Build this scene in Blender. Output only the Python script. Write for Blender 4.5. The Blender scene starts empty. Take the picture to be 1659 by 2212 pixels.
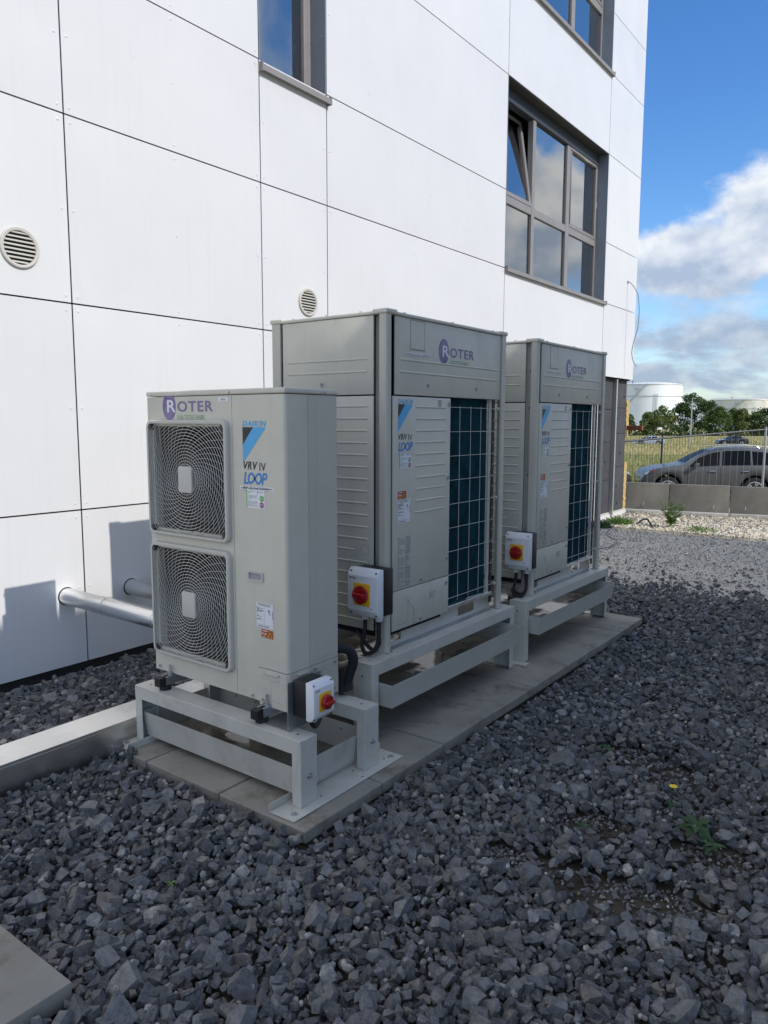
import bpy, bmesh, math, random
import numpy as np
from mathutils import Vector, Matrix
random.seed(7); RNG = np.random.default_rng(11)
S = bpy.context.scene
COL = S.collection
rad = math.radians

# ------------------------------------------------------------------ camera
cam_d = bpy.data.cameras.new('camera'); cam = bpy.data.objects.new('camera', cam_d); COL.objects.link(cam)
YAW, PITCH, ROLL = 0.64135, 0.11896, 0.00246
CAM = Vector((3.8977, 0.0, 1.5634))
_f = Vector((-math.sin(YAW)*math.cos(PITCH), math.cos(YAW)*math.cos(PITCH), -math.sin(PITCH)))
_r = Vector((math.cos(YAW), math.sin(YAW), 0)); _u = _r.cross(_f)
_r2 = _r*math.cos(ROLL)+_u*math.sin(ROLL); _u2 = -_r*math.sin(ROLL)+_u*math.cos(ROLL)
cam.matrix_world = Matrix(((_r2.x, _u2.x, -_f.x, CAM.x), (_r2.y, _u2.y, -_f.y, CAM.y), (_r2.z, _u2.z, -_f.z, CAM.z), (0, 0, 0, 1)))
cam_d.sensor_fit = 'HORIZONTAL'; cam_d.sensor_width = 36.0; cam_d.lens = 36.0*1624.5/1659.0
cam_d.clip_start = 0.05; cam_d.clip_end = 6000
S.camera = cam
S.render.resolution_x = 768; S.render.resolution_y = 1024

# ------------------------------------------------------------------ light
SUN_VEC = Vector((1.0, 0.0, 0.78)).normalized()
SUN_EL = math.asin(SUN_VEC.z); SUN_AZ = math.atan2(SUN_VEC.x, SUN_VEC.y)
sd = bpy.data.lights.new('sun', 'SUN'); sd.energy = 2.0; sd.angle = rad(0.4); sd.color = (1.0, 0.955, 0.895)
so = bpy.data.objects.new('sun', sd); COL.objects.link(so)
so.rotation_euler = SUN_VEC.to_track_quat('Z', 'Y').to_euler(); so.location = (20, 10, 30)
SKY_STRENGTH = 0.15
S.view_settings.view_transform = 'Standard'; S.view_settings.look = 'None'
S.view_settings.exposure = 0.80; S.view_settings.gamma = 1.0; S.view_settings.use_curve_mapping = False

# ------------------------------------------------------------------ node helpers
class NT:
    def __init__(s, tree): s.t = tree; s.n = tree.nodes; s.l = tree.links
    def node(s, typ, **kw):
        n = s.n.new(typ)
        for k, v in kw.items(): setattr(n, k, v)
        return n
    def inp(s, n, i, v):
        if hasattr(v, 'is_output'): s.l.new(v, n.inputs[i])
        elif v is not None: n.inputs[i].default_value = v
    def math(s, op, a, b=None, c=None, clamp=False):
        n = s.node('ShaderNodeMath', operation=op); n.use_clamp = clamp
        s.inp(n, 0, a); s.inp(n, 1, b)
        if c is not None: s.inp(n, 2, c)
        return n.outputs[0]
    def vmath(s, op, a, b=None, scale=None):
        n = s.node('ShaderNodeVectorMath', operation=op); s.inp(n, 0, a)
        if b is not None: s.inp(n, 1, b)
        if scale is not None: s.inp(n, 3, scale)
        return n.outputs[1] if op in ('LENGTH', 'DOT_PRODUCT') else n.outputs[0]
    def noise(s, vec, scale, detail=4, rough=.55, dist=0.0):
        n = s.node('ShaderNodeTexNoise'); s.inp(n, 'Vector', vec)
        n.inputs['Scale'].default_value = scale; n.inputs['Detail'].default_value = detail
        n.inputs['Roughness'].default_value = rough; n.inputs['Distortion'].default_value = dist
        return n.outputs['Fac']
    def ramp(s, fac, a, b, lo=0.0, hi=1.0):
        n = s.node('ShaderNodeMapRange', interpolation_type='SMOOTHSTEP')
        s.inp(n, 0, fac); n.inputs[1].default_value = a; n.inputs[2].default_value = b
        n.inputs[3].default_value = lo; n.inputs[4].default_value = hi
        return n.outputs[0]
    def mix(s, fac, a, b):
        n = s.node('ShaderNodeMix', data_type='RGBA')
        s.inp(n, 0, fac)
        s.inp(n, 6, a if hasattr(a, 'is_output') else (*a, 1)); s.inp(n, 7, b if hasattr(b, 'is_output') else (*b, 1))
        return n.outputs[2]

def make_world():
    w = bpy.data.worlds.new('World'); S.world = w; w.use_nodes = True
    t = NT(w.node_tree)
    for n in list(t.n): t.n.remove(n)
    sky = t.node('ShaderNodeTexSky', sky_type='NISHITA'); sky.sun_disc = False
    sky.sun_elevation = SUN_EL; sky.sun_rotation = SUN_AZ
    sky.altitude = 50; sky.air_density = 1.0; sky.dust_density = 0.15; sky.ozone_density = 3.0
    tc = t.node('ShaderNodeTexCoord'); d = tc.outputs['Generated']
    sep = t.node('ShaderNodeSeparateXYZ'); t.l.new(d, sep.inputs[0])
    az = t.math('ARCTAN2', sep.outputs[0], sep.outputs[1]); el = t.math('ARCSINE', sep.outputs[2])
    # spherical coordinates in radians as texture space (clouds stretched sideways)
    cmb = t.node('ShaderNodeCombineXYZ'); t.inp(cmb, 0, t.math('MULTIPLY', az, 0.75)); t.inp(cmb, 1, el); cmb.inputs[2].default_value = 3.1
    big = t.noise(cmb.outputs[0], 9.0, 7, .50, .15)
    fine = t.noise(cmb.outputs[0], 26.0, 6, .52, .2)
    # the cumulus in view
    def blob(a0, e0, ra, re):
        da = t.math('DIVIDE', t.math('SUBTRACT', az, rad(a0)), rad(ra)); de = t.math('DIVIDE', t.math('SUBTRACT', el, rad(e0)), rad(re))
        return t.math('SUBTRACT', 1.0, t.math('SQRT', t.math('ADD', t.math('MULTIPLY', da, da), t.math('MULTIPLY', de, de))))
    b = t.math('MAXIMUM', blob(-9.0, 13.0, 7.0, 4.6), blob(-14.6, 11.0, 6.0, 3.1))
    b = t.math('MAXIMUM', b, blob(2.0, 13.0, 8.0, 6.5)); b = t.math('MAXIMUM', b, blob(15.0, 12.5, 8.0, 5.0)); b = t.math('MAXIMUM', b, blob(27.0, 13.5, 9.0, 6.0))
    cum = t.math('ADD', b, t.math('MULTIPLY', t.math('SUBTRACT', fine, .5), .85))
    cum = t.math('ADD', cum, t.math('MULTIPLY', t.math('SUBTRACT', big, .5), .75))
    cumm = t.ramp(cum, -0.04, 0.32)
    # broken low cloud towards the horizon, all round
    cmb2 = t.node('ShaderNodeCombineXYZ'); t.inp(cmb2, 0, t.math('MULTIPLY', az, 1.0)); t.inp(cmb2, 1, t.math('MULTIPLY', el, 3.2)); cmb2.inputs[2].default_value = 7.7
    low = t.noise(cmb2.outputs[0], 7.5, 7, .55, .3)
    lowm = t.math('MULTIPLY', t.ramp(low, .30, .56), t.ramp(el, rad(11.5), rad(6.0)))
    lowm = t.math('MAXIMUM', lowm, t.ramp(el, rad(5.0), rad(0), 0, .85))
    # fair weather cumulus over the unseen sky, cover raised to fill the shade
    far = t.noise(t.vmath('ADD', d, (.9, 4.4, 2.2)), 2.4, 8, .55, .2)
    farm = t.math('MULTIPLY', t.ramp(far, .46, .60), t.ramp(el, rad(16), rad(26)))
    m = t.math('MAXIMUM', t.math('MAXIMUM', cumm, t.math('MULTIPLY', lowm, .92)), farm)
    # brightness of the cloud: sunlit on the upper right side, grey below
    cmb3 = t.node('ShaderNodeCombineXYZ'); t.inp(cmb3, 0, t.math('MULTIPLY', t.math('ADD', az, 0.018), 0.75)); t.inp(cmb3, 1, t.math('ADD', el, 0.022)); cmb3.inputs[2].default_value = 3.1
    big2 = t.noise(cmb3.outputs[0], 9.0, 7, .50, .15); fine2 = t.noise(cmb3.outputs[0], 26.0, 6, .52, .2)
    rel = t.math('ADD', t.math('MULTIPLY', t.math('SUBTRACT', big, big2), 2.2), t.math('MULTIPLY', t.math('SUBTRACT', fine, fine2), 1.6))
    thin = t.ramp(cum, .95, .05)
    base = t.ramp(el, rad(9.5), rad(15.5))
    lit = t.math('ADD', t.math('ADD', rel, t.math('MULTIPLY', base, .55)), t.math('ADD', t.math('MULTIPLY', thin, .22), t.math('MULTIPLY', t.ramp(el, rad(14), rad(22)), .45)), clamp=True)
    lit = t.math('ADD', lit, .12, clamp=True)
    cc = t.mix(lit, (1.45, 1.90, 2.65), (3.5, 3.65, 3.85))
    cc = t.vmath('SCALE', cc, scale=t.ramp(el, rad(4), rad(12), .84, 1.0))
    hs = t.node('ShaderNodeHueSaturation'); hs.inputs['Saturation'].default_value = 1.27; hs.inputs['Value'].default_value = .74; hs.inputs['Hue'].default_value = .507; t.l.new(sky.outputs[0], hs.inputs['Color'])
    out = t.mix(m, hs.outputs[0], cc)
    bg = t.node('ShaderNodeBackground'); t.l.new(out, bg.inputs[0]); bg.inputs[1].default_value = SKY_STRENGTH
    o = t.node('ShaderNodeOutputWorld'); t.l.new(bg.outputs[0], o.inputs[0])
make_world()

# ------------------------------------------------------------------ materials
MATS = {}
def mat(name, col, rough=.5, metal=0.0, spec=.5, var=0.0, vscale=6.0, bump=0.0, bscale=60.0, col2=None, dirt=None, dscale=3.0, damt=.5, coat=0.0, streak=0.0, tone=0.0, dent=0.0):
    m = bpy.data.materials.new(name); m.use_nodes = True; MATS[name] = m
    t = NT(m.node_tree); b = t.n['Principled BSDF']
    b.inputs['Roughness'].default_value = rough; b.inputs['Metallic'].default_value = metal
    b.inputs['Specular IOR Level'].default_value = spec; b.inputs['Base Color'].default_value = (*col, 1)
    if coat: b.inputs['Coat Weight'].default_value = coat; b.inputs['Coat Roughness'].default_value = .08
    tc = t.node('ShaderNodeTexCoord'); P = tc.outputs['Object']
    c = None
    if var or col2:
        n = t.noise(P, vscale, 6, .6)
        c2 = col2 or tuple(max(0, x*(1-var)) for x in col); c1 = col if col2 else tuple(min(1, x*(1+var*.5)) for x in col)
        c = t.mix(t.ramp(n, .3, .7), c1, c2)
    if dirt:
        n = t.noise(P, dscale, 8, .68, .3)
        c = t.mix(t.math('MULTIPLY', t.ramp(n, .5, .72), damt), c if c is not None else col, dirt)
    if streak:
        mp = t.node('ShaderNodeMapping'); mp.inputs['Scale'].default_value = (22, 22, .9); t.l.new(P, mp.inputs[0])
        n = t.noise(mp.outputs[0], 1.0, 6, .62); k = t.math('SUBTRACT', 1.0, t.math('MULTIPLY', t.ramp(n, .48, .78), streak))
        c = t.vmath('SCALE', c if c is not None else col, scale=k)
    if tone:
        oi = t.node('ShaderNodeObjectInfo'); c = t.vmath('SCALE', c if c is not None else col, scale=t.math('ADD', 1.0-tone, t.math('MULTIPLY', oi.outputs['Random'], tone)))
    if c is not None:
        t.l.new(c, b.inputs['Base Color'])
        rn = t.noise(P, vscale*1.7, 4, .6); t.l.new(t.ramp(rn, .2, .8, max(.03, rough-.08), min(1, rough+.1)), b.inputs['Roughness'])
    if bump:
        bn = t.node('ShaderNodeBump'); bn.inputs['Strength'].default_value = bump; bn.inputs['Distance'].default_value = .01
        t.l.new(t.noise(P, bscale, 6, .6), bn.inputs['Height']); t.l.new(bn.outputs[0], b.inputs['Normal'])
    if dent:
        bn = t.node('ShaderNodeBump'); bn.inputs['Strength'].default_value = dent; bn.inputs['Distance'].default_value = .02
        t.l.new(t.noise(P, 3.2, 3, .5), bn.inputs['Height']); t.l.new(bn.outputs[0], b.inputs['Normal'])
    return m
mat('facade', (.705, .70, .69), .34, spec=.4, var=.03, vscale=1.2, streak=.035, tone=.05, dent=.04)
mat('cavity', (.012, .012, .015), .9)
mat('neighbour_wall', (.34, .34, .335), .7, var=.08)
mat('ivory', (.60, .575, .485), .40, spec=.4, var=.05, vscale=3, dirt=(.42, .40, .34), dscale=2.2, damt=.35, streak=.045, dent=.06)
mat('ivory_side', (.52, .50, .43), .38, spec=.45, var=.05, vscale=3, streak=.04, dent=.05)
mat('fan_inside', (.035, .035, .037), .6)
mat('guard', (.54, .52, .46), .5, spec=.4)
mat('frame_grey', (.565, .55, .485), .36, spec=.45, var=.06, vscale=5, dirt=(.36, .33, .27), dscale=6.5, damt=.45, streak=.06)
mat('tray_grey', (.52, .505, .45), .34, spec=.5, var=.06, vscale=4, dirt=(.25, .22, .17), dscale=5, damt=.4)
mat('black', (.012, .012, .013), .5)
mat('rubber', (.016, .016, .017), .75)
mat('zinc', (.55, .56, .57), .38, metal=.9, var=.12, vscale=14)
mat('alu', (.84, .84, .84), .26, metal=1.0)
mat('steel_sheet', (.86, .85, .82), .34, metal=1.0, var=.05, vscale=3.5, dirt=(.62, .60, .55), dscale=5, damt=.4)
mat('white_plastic', (.74, .75, .77), .4, spec=.5)
mat('red_plastic', (.33, .010, .012), .3, spec=.55)
mat('yellow_plastic', (.75, .42, .02), .4)
mat('sticker_white', (.76, .77, .79), .45)
mat('sticker_grey', (.30, .32, .34), .5)
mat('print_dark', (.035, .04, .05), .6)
mat('print_mid', (.20, .22, .25), .6)
mat('orange_sticker', (.42, .085, .02), .5)
mat('warning_yellow', (.62, .40, .03), .5)
mat('green_print', (.10, .42, .10), .5)
mat('magenta_print', (.30, .06, .20), .5)
mat('logo_blue', (.07, .40, .72), .45)
mat('logo_blue_dark', (.03, .21, .55), .45)
mat('logo_black', (.010, .016, .024), .45)
mat('logo_purple', (.15, .10, .24), .45, col2=(.26, .20, .38), vscale=14)
mat('logo_purple_text', (.19, .15, .29), .45)
mat('logo_green', (.26, .42, .24), .5)
mat('coil_blue', (.026, .100, .130), .42, metal=.2, var=.35, vscale=9)
mat('coil_dark', (.05, .05, .05), .6, var=.3, vscale=20)
mat('window_frame', (.25, .235, .225), .45, spec=.4, var=.05)
mat('reveal', (.26, .28, .31), .42, metal=.35, spec=.4, var=.05)
mat('room', (.42, .42, .41), .85)
mat('insulation', (.062, .062, .066), .9, var=.25, vscale=3, bump=.3, bscale=180, dirt=(.095, .095, .095), dscale=6, damt=.6)
mat('mineral_wool', (.55, .40, .16), .95, var=.3, vscale=25, bump=.6, bscale=90)
mat('slab', (.31, .288, .24), .8, spec=.25, var=.14, vscale=3.5, bump=.10, bscale=140, dirt=(.135, .112, .078), dscale=4.6, damt=.9)
mat('retaining', (.21, .20, .175), .85, spec=.2, var=.22, vscale=2.2, bump=.12, bscale=60, dirt=(.20, .195, .18), dscale=2.4, damt=.6)
mat('footing', (.50, .49, .46), .9, var=.2, vscale=8, bump=.4, bscale=40)
mat('asphalt', (.10, .10, .10), .9, var=.2)
mat('tyre', (.014, .014, .015), .8)
mat('car_grey', (.085, .084, .083), .36, spec=.45, coat=.25)
mat('car_silver', (.42, .46, .52), .3, metal=.5, coat=.8)
mat('car_black', (.012, .013, .016), .28, metal=.3, coat=.9)
mat('car_glass', (.008, .009, .010), .10, spec=.12)
mat('windscreen', (.010, .011, .012), .35, spec=.04)
mat('chrome', (.75, .75, .76), .15, metal=1)
mat('rim', (.62, .62, .63), .3, metal=.85)
mat('lamp_red', (.45, .03, .02), .2)
mat('lamp_clear', (.45, .5, .58), .12, spec=.8)
mat('fence_dark', (.025, .03, .045), .5)
mat('fence_galv', (.50, .51, .50), .45, metal=.6)
mat('tank', (.86, .87, .86), .55, var=.06, vscale=.08)
mat('tank_old', (.74, .71, .62), .6, dirt=(.40, .36, .26), dscale=.12, damt=.6)
mat('bark', (.09, .075, .055), .9, var=.3)
mat('rust', (.22, .075, .035), .7, var=.3)
mat('soil', (.055, .045, .034), .95, spec=.1, col2=(.095, .082, .062), vscale=16, bump=.7, bscale=70)
mat('flower', (.85, .62, .02), .6)

def foliage(name, a, b, rough=.6, trans=.25):
    m = bpy.data.materials.new(name); m.use_nodes = True; MATS[name] = m
    t = NT(m.node_tree); p = t.n['Principled BSDF']; p.inputs['Roughness'].default_value = rough; p.inputs['Specular IOR Level'].default_value = .25
    g = t.node('ShaderNodeNewGeometry'); c = t.mix(g.outputs['Random Per Island'], a, b); t.l.new(c, p.inputs['Base Color'])
    tr = t.node('ShaderNodeBsdfTranslucent'); t.l.new(c, tr.inputs[0])
    mx = t.node('ShaderNodeMixShader'); mx.inputs[0].default_value = trans
    t.l.new(p.outputs[0], mx.inputs[1]); t.l.new(tr.outputs[0], mx.inputs[2]); t.l.new(mx.outputs[0], t.n['Material Output'].inputs[0])
foliage('leaf_dark', (.045, .080, .025), (.10, .15, .045))
foliage('leaf_mid', (.07, .12, .032), (.15, .20, .06))
foliage('leaf_light', (.11, .16, .045), (.22, .255, .08))
foliage('weed', (.07, .15, .03), (.16, .25, .06))
foliage('weed_dark', (.035, .085, .03), (.07, .13, .045))
foliage('straw', (.62, .51, .27), (.46, .41, .18))
foliage('grass_green', (.24, .29, .09), (.44, .42, .17))

def stone_mat(name, attr):
    m = bpy.data.materials.new(name); m.use_nodes = True; MATS[name] = m
    t = NT(m.node_tree); p = t.n['Principled BSDF']; p.inputs['Roughness'].default_value = .72; p.inputs['Specular IOR Level'].default_value = .3
    tc = t.node('ShaderNodeTexCoord'); P = tc.outputs['Object']
    if attr:
        a = t.node('ShaderNodeAttribute', attribute_name='stone_colour'); base = a.outputs['Color']
    else:
        oi = t.node('ShaderNodeObjectInfo'); cr = t.node('ShaderNodeValToRGB'); t.l.new(oi.outputs['Random'], cr.inputs[0])
        e = cr.color_ramp.elements; e[0].position = 0; e[0].color = (*STONES[0], 1); e[1].position = 1; e[1].color = (*STONES[-1], 1)
        for pos, c in ((.3, STONES[1]), (.6, STONES[2]), (.84, STONES[1]), (.90, STONES[3]), (.93, STONES[1]), (.965, (.30, .275, .235))):
            x = e.new(pos); x.color = (*c, 1)
        base = cr.outputs[0]
        P = t.vmath('ADD', P, t.vmath('SCALE', (7.3, 3.1, 9.7), scale=oi.outputs['Random']))
    sc = 1.0 if attr else .042
    n1 = t.noise(P, 38*sc, 7, .68); n2 = t.noise(P, 120*sc, 6, .62, 1.2)
    k = t.ramp(n1, .28, .72, .6, 1.65)
    c = t.vmath('SCALE', base, scale=k)
    g = t.node('ShaderNodeNewGeometry'); edge = t.ramp(g.outputs['Pointiness'], .54, .66)
    c = t.mix(t.math('MULTIPLY', edge, t.ramp(n2, .35, .6, 0, .45)), c, (.20, .205, .215))
    vein = t.ramp(t.math('ABSOLUTE', t.math('SUBTRACT', t.noise(P, 16*sc, 3, .5, .8), .5)), .012, .0)
    c = t.mix(t.math('MULTIPLY', vein, t.math('MULTIPLY', t.ramp(n2, .45, .6), .45)), c, (.32, .33, .34))
    t.l.new(c, p.inputs['Base Color'])
    bn = t.node('ShaderNodeBump'); bn.inputs['Strength'].default_value = .8; bn.inputs['Distance'].default_value = .005
    t.l.new(t.math('ADD', n1, t.math('MULTIPLY', n2, .5)), bn.inputs['Height']); t.l.new(bn.outputs[0], p.inputs['Normal'])
STONES = [(.042, .0405, .040), (.082, .080, .079), (.168, .163, .156), (.155, .13, .096), (.25, .24, .22)]
stone_mat('gravel_stone', True); stone_mat('loose_stone', False)

def ground_mat(name, c1, c2, c3, sc, bump):
    m = bpy.data.materials.new(name); m.use_nodes = True; MATS[name] = m
    t = NT(m.node_tree); p = t.n['Principled BSDF']; p.inputs['Roughness'].default_value = .9; p.inputs['Specular IOR Level'].default_value = .15
    tc = t.node('ShaderNodeTexCoord'); P = tc.outputs['Object']
    v = t.node('ShaderNodeTexVoronoi'); t.l.new(P, v.inputs['Vector']); v.inputs['Scale'].default_value = sc
    sp = t.node('ShaderNodeSeparateColor'); t.l.new(v.outputs['Color'], sp.inputs[0])
    c = t.mix(t.ramp(sp.outputs[0], .1, .9), c1, c2)
    c = t.mix(t.ramp(t.noise(P, .9, 6, .6), .42, .68), c, c3)
    t.l.new(c, p.inputs['Base Color'])
    if bump:
        bn = t.node('ShaderNodeBump'); bn.inputs['Strength'].default_value = bump; bn.inputs['Distance'].default_value = .02
        t.l.new(t.math('ADD', v.outputs['Distance'], t.noise(P, sc*.4, 4)), bn.inputs['Height']); t.l.new(bn.outputs[0], p.inputs['Normal'])
ground_mat('fine_gravel_ground', (.46, .42, .35), (.60, .55, .46), (.53, .485, .405), 70, .3)
ground_mat('beige_gravel_ground', (.66, .56, .41), (.80, .70, .54), (.72, .62, .46), 40, .8)
ground_mat('field_ground', (.42, .36, .17), (.58, .48, .26), (.34, .34, .13), .8, .5)

def glass_mat():
    m = bpy.data.materials.new('window_glass'); m.use_nodes = True; MATS['window_glass'] = m
    t = NT(m.node_tree)
    for n in list(t.n): t.n.remove(n)
    tr = t.node('ShaderNodeBsdfTransparent'); tr.inputs[0].default_value = (.62, .68, .68, 1)
    gl = t.node('ShaderNodeBsdfGlossy'); gl.inputs['Roughness'].default_value = .012; gl.inputs[0].default_value = (.97, .95, .91, 1)
    fr = t.node('ShaderNodeFresnel'); fr.inputs[0].default_value = 2.3
    mx = t.node('ShaderNodeMixShader'); t.l.new(t.math('MULTIPLY', fr.outputs[0], 2.1, clamp=True), mx.inputs[0])
    t.l.new(tr.outputs[0], mx.inputs[1]); t.l.new(gl.outputs[0], mx.inputs[2])
    o = t.node('ShaderNodeOutputMaterial'); t.l.new(mx.outputs[0], o.inputs[0])
glass_mat()
def water_mat():
    m = mat('wet_tray', (.16, .14, .11), .25, spec=.5, col2=(.26, .24, .20), vscale=5)
    t = NT(m.node_tree); b = t.n['Principled BSDF']
    tc = t.node('ShaderNodeTexCoord'); n = t.noise(tc.outputs['Object'], 4.2, 6, .6)
    for l in list(b.inputs['Roughness'].links): t.l.remove(l)
    t.l.new(t.ramp(n, .44, .6, .06, .6), b.inputs['Roughness'])
    bn = t.node('ShaderNodeBump'); bn.inputs['Strength'].default_value = .12; bn.inputs['Distance'].default_value = .01
    t.l.new(t.noise(tc.outputs['Object'], 14, 3, .5), bn.inputs['Height']); t.l.new(bn.outputs[0], b.inputs['Normal'])
water_mat()

# ------------------------------------------------------------------ mesh helpers
ORG = {}
def tag(o, label=None, cat=None, group=None, kind=None):
    if label: o['label'] = label
    if cat: o['category'] = cat
    if group: o['group'] = group
    if kind: o['kind'] = kind
    return o
def thing(name, loc, label, cat, group=None):
    o = bpy.data.objects.new(name, None); COL.objects.link(o); o.location = loc; o.empty_display_size = .1
    ORG[o.name] = Vector(loc); return tag(o, label, cat, group)
class MB:
    def __init__(s): s.v = []; s.f = []
    def add(s, vs, fs):
        k = len(s.v); s.v += [tuple(x) for x in vs]; s.f += [tuple(i+k for i in f) for f in fs]; return s
    def box(s, x0, x1, y0, y1, z0, z1):
        return s.add([(x0,y0,z0),(x1,y0,z0),(x1,y1,z0),(x0,y1,z0),(x0,y0,z1),(x1,y0,z1),(x1,y1,z1),(x0,y1,z1)],
                     [(3,2,1,0),(4,5,6,7),(0,1,5,4),(1,2,6,5),(2,3,7,6),(3,0,4,7)])
    def prism(s, poly, ax, a0, a1):
        """poly: 2D points in the two other axes (cyclic order x,y,z), extruded along ax"""
        n = len(poly); vs = []
        for a in (a0, a1):
            for p, q in poly: vs.append({'x': (a, p, q), 'y': (p, a, q), 'z': (p, q, a)}[ax])
        fs = [tuple(range(n)), tuple(range(2*n-1, n-1, -1))]+[(i, i+n, (i+1) % n+n, (i+1) % n) for i in range(n)]
        return s.add(vs, fs)
    def quad(s, a, b, c, d): return s.add([a, b, c, d], [(0, 1, 2, 3)])
    def tube(s, pts, r, n=8, closed=False, cap=True):
        pts = [Vector(p) for p in pts]; m = len(pts); k = len(s.v); rr = r if isinstance(r, (list, tuple)) else [r]*m
        up = Vector((0, 0, 1)); prev = None
        for i, p in enumerate(pts):
            a = pts[(i-1) % m] if (closed or i > 0) else p; b = pts[(i+1) % m] if (closed or i < m-1) else p
            t = (b-a).normalized()
            if prev is None:
                x = t.cross(up)
                if x.length < 1e-3: x = t.cross(Vector((1, 0, 0)))
            else: x = prev-t*prev.dot(t)
            x.normalize(); prev = x; y = t.cross(x)
            for j in range(n):
                an = 2*math.pi*j/n; q = p+(x*math.cos(an)+y*math.sin(an))*rr[i]; s.v.append(tuple(q))
        for i in range(m if closed else m-1):
            i2 = (i+1) % m
            for j in range(n): s.f.append((k+i*n+j, k+i*n+(j+1) % n, k+i2*n+(j+1) % n, k+i2*n+j))
        if cap and not closed:
            s.f.append(tuple(k+j for j in range(n))[::-1]); s.f.append(tuple(k+(m-1)*n+j for j in range(n)))
        return s
    def cyl(s, p0, p1, r, n=16, r2=None): return s.tube([p0, p1], [r, r if r2 is None else r2], n)
    def disc(s, c, u, v, ru, rv, n=24):
        c, u, v = Vector(c), Vector(u), Vector(v)
        return s.add([c+u*ru*math.cos(2*math.pi*i/n)+v*rv*math.sin(2*math.pi*i/n) for i in range(n)], [tuple(range(n))])
    def build(s, name, m, parent=None, bevel=0, seg=2, smooth=False, label=None, kind=None, origin=None, merge=False, recalc=True):
        o0 = ORG.get(parent.name, Vector()) if parent is not None else (Vector(origin) if origin else Vector())
        me = bpy.data.meshes.new(name)
        me.from_pydata([(x-o0.x, y-o0.y, z-o0.z) for x, y, z in s.v], [], s.f)
        bm = bmesh.new(); bm.from_mesh(me)
        if merge or bevel: bmesh.ops.remove_doubles(bm, verts=bm.verts, dist=1e-5)
        if recalc: bmesh.ops.recalc_face_normals(bm, faces=bm.faces)
        if bevel:
            es = [e for e in bm.edges if len(e.link_faces) == 2 and e.calc_face_angle(0) > rad(32)]
            bmesh.ops.bevel(bm, geom=es, offset=bevel, offset_type='OFFSET', segments=seg, profile=.5, affect='EDGES', clamp_overlap=True)
        bm.to_mesh(me); bm.free()
        if smooth or bevel:
            me.shade_smooth(); me.set_sharp_from_angle(angle=rad(35))
        me.materials.append(MATS[m])
        o = bpy.data.objects.new(name, me); COL.objects.link(o)
        if parent is not None: o.parent = parent
        elif origin: o.location = origin
        ORG[o.name] = o0
        return tag(o, label, kind=kind)
def rrect(x0, x1, z0, z1, r, n=5):
    pts = []
    for cx, cz, a in ((x1-r, z1-r, 0), (x0+r, z1-r, 90), (x0+r, z0+r, 180), (x1-r, z0+r, 270)):
        for i in range(n+1):
            t = rad(a+90*i/n); pts.append((cx+r*math.cos(t), cz+r*math.sin(t)))
    return pts
def ring_prism(mb, outer, inner, ax, a0, a1):
    n = len(outer); k = len(mb.v)
    for a in (a0, a1):
        for poly in (outer, inner):
            for p, q in poly: mb.v.append({'x': (a, p, q), 'y': (p, a, q), 'z': (p, q, a)}[ax])
    O0, I0, O1, I1 = k, k+n, k+2*n, k+3*n
    for i in range(n):
        j = (i+1) % n
        mb.f += [(O0+i, O0+j, I0+j, I0+i), (O1+i, I1+i, I1+j, O1+j), (O0+i, O1+i, O1+j, O0+j), (I0+i, I0+j, I1+j, I1+i)]
    return mb
_txt = {}
def text_geo(s, shear=0, bold=0):
    key = (s, shear, bold)
    if key in _txt: return _txt[key]
    cu = bpy.data.curves.new('t', 'FONT'); cu.body = s; cu.size = 1; cu.shear = shear; cu.offset = bold; cu.space_character = 1+6*bold; cu.resolution_u = 3
    ob = bpy.data.objects.new('t', cu); COL.objects.link(ob); bpy.context.view_layer.update()
    me = bpy.data.meshes.new_from_object(ob.evaluated_get(bpy.context.evaluated_depsgraph_get()))
    v = [(x.co.x, x.co.y) for x in me.vertices]; f = [tuple(p.vertices) for p in me.polygons]
    bpy.data.objects.remove(ob); bpy.data.curves.remove(cu); bpy.data.meshes.remove(me)
    x0 = min(p[0] for p in v); x1 = max(p[0] for p in v); y0 = min(p[1] for p in v); y1 = max(p[1] for p in v)
    v = [((a-x0)/(x1-x0), (b-y0)/(y1-y0)) for a, b in v]
    _txt[key] = (v, f); return v, f
class Face:
    """a flat printable face: origin, right, up, outward"""
    def __init__(s, o, r, n): s.o = Vector(o); s.r = Vector(r); s.u = Vector((0, 0, 1)); s.n = Vector(n)
    def p(s, a, b, lift=.0012): return s.o+s.r*a+s.u*b+s.n*lift
    def text(s, mb, t, a0, a1, b0, b1, shear=0, bold=0, lift=.0012):
        v, f = text_geo(t, shear, bold); return mb.add([s.p(a0+(a1-a0)*x, b0+(b1-b0)*y, lift) for x, y in v], f)
    def poly(s, mb, pts, lift=.001): return mb.add([s.p(a, b, lift) for a, b in pts], [tuple(range(len(pts)))])
    def rect(s, mb, a0, a1, b0, b1, lift=.001, thick=0): return s.poly(mb, [(a0, b0), (a1, b0), (a1, b1), (a0, b1)], lift)
    def disc(s, mb, a, b, ra, rb, lift=.001, n=28): return mb.disc(s.p(a, b, lift), s.r, s.u, ra, rb, n)
def copy_tree(o, parent=None):
    c = o.copy(); COL.objects.link(c); c.parent = parent
    for ch in list(o.children): copy_tree(ch, c)
    return c

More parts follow.
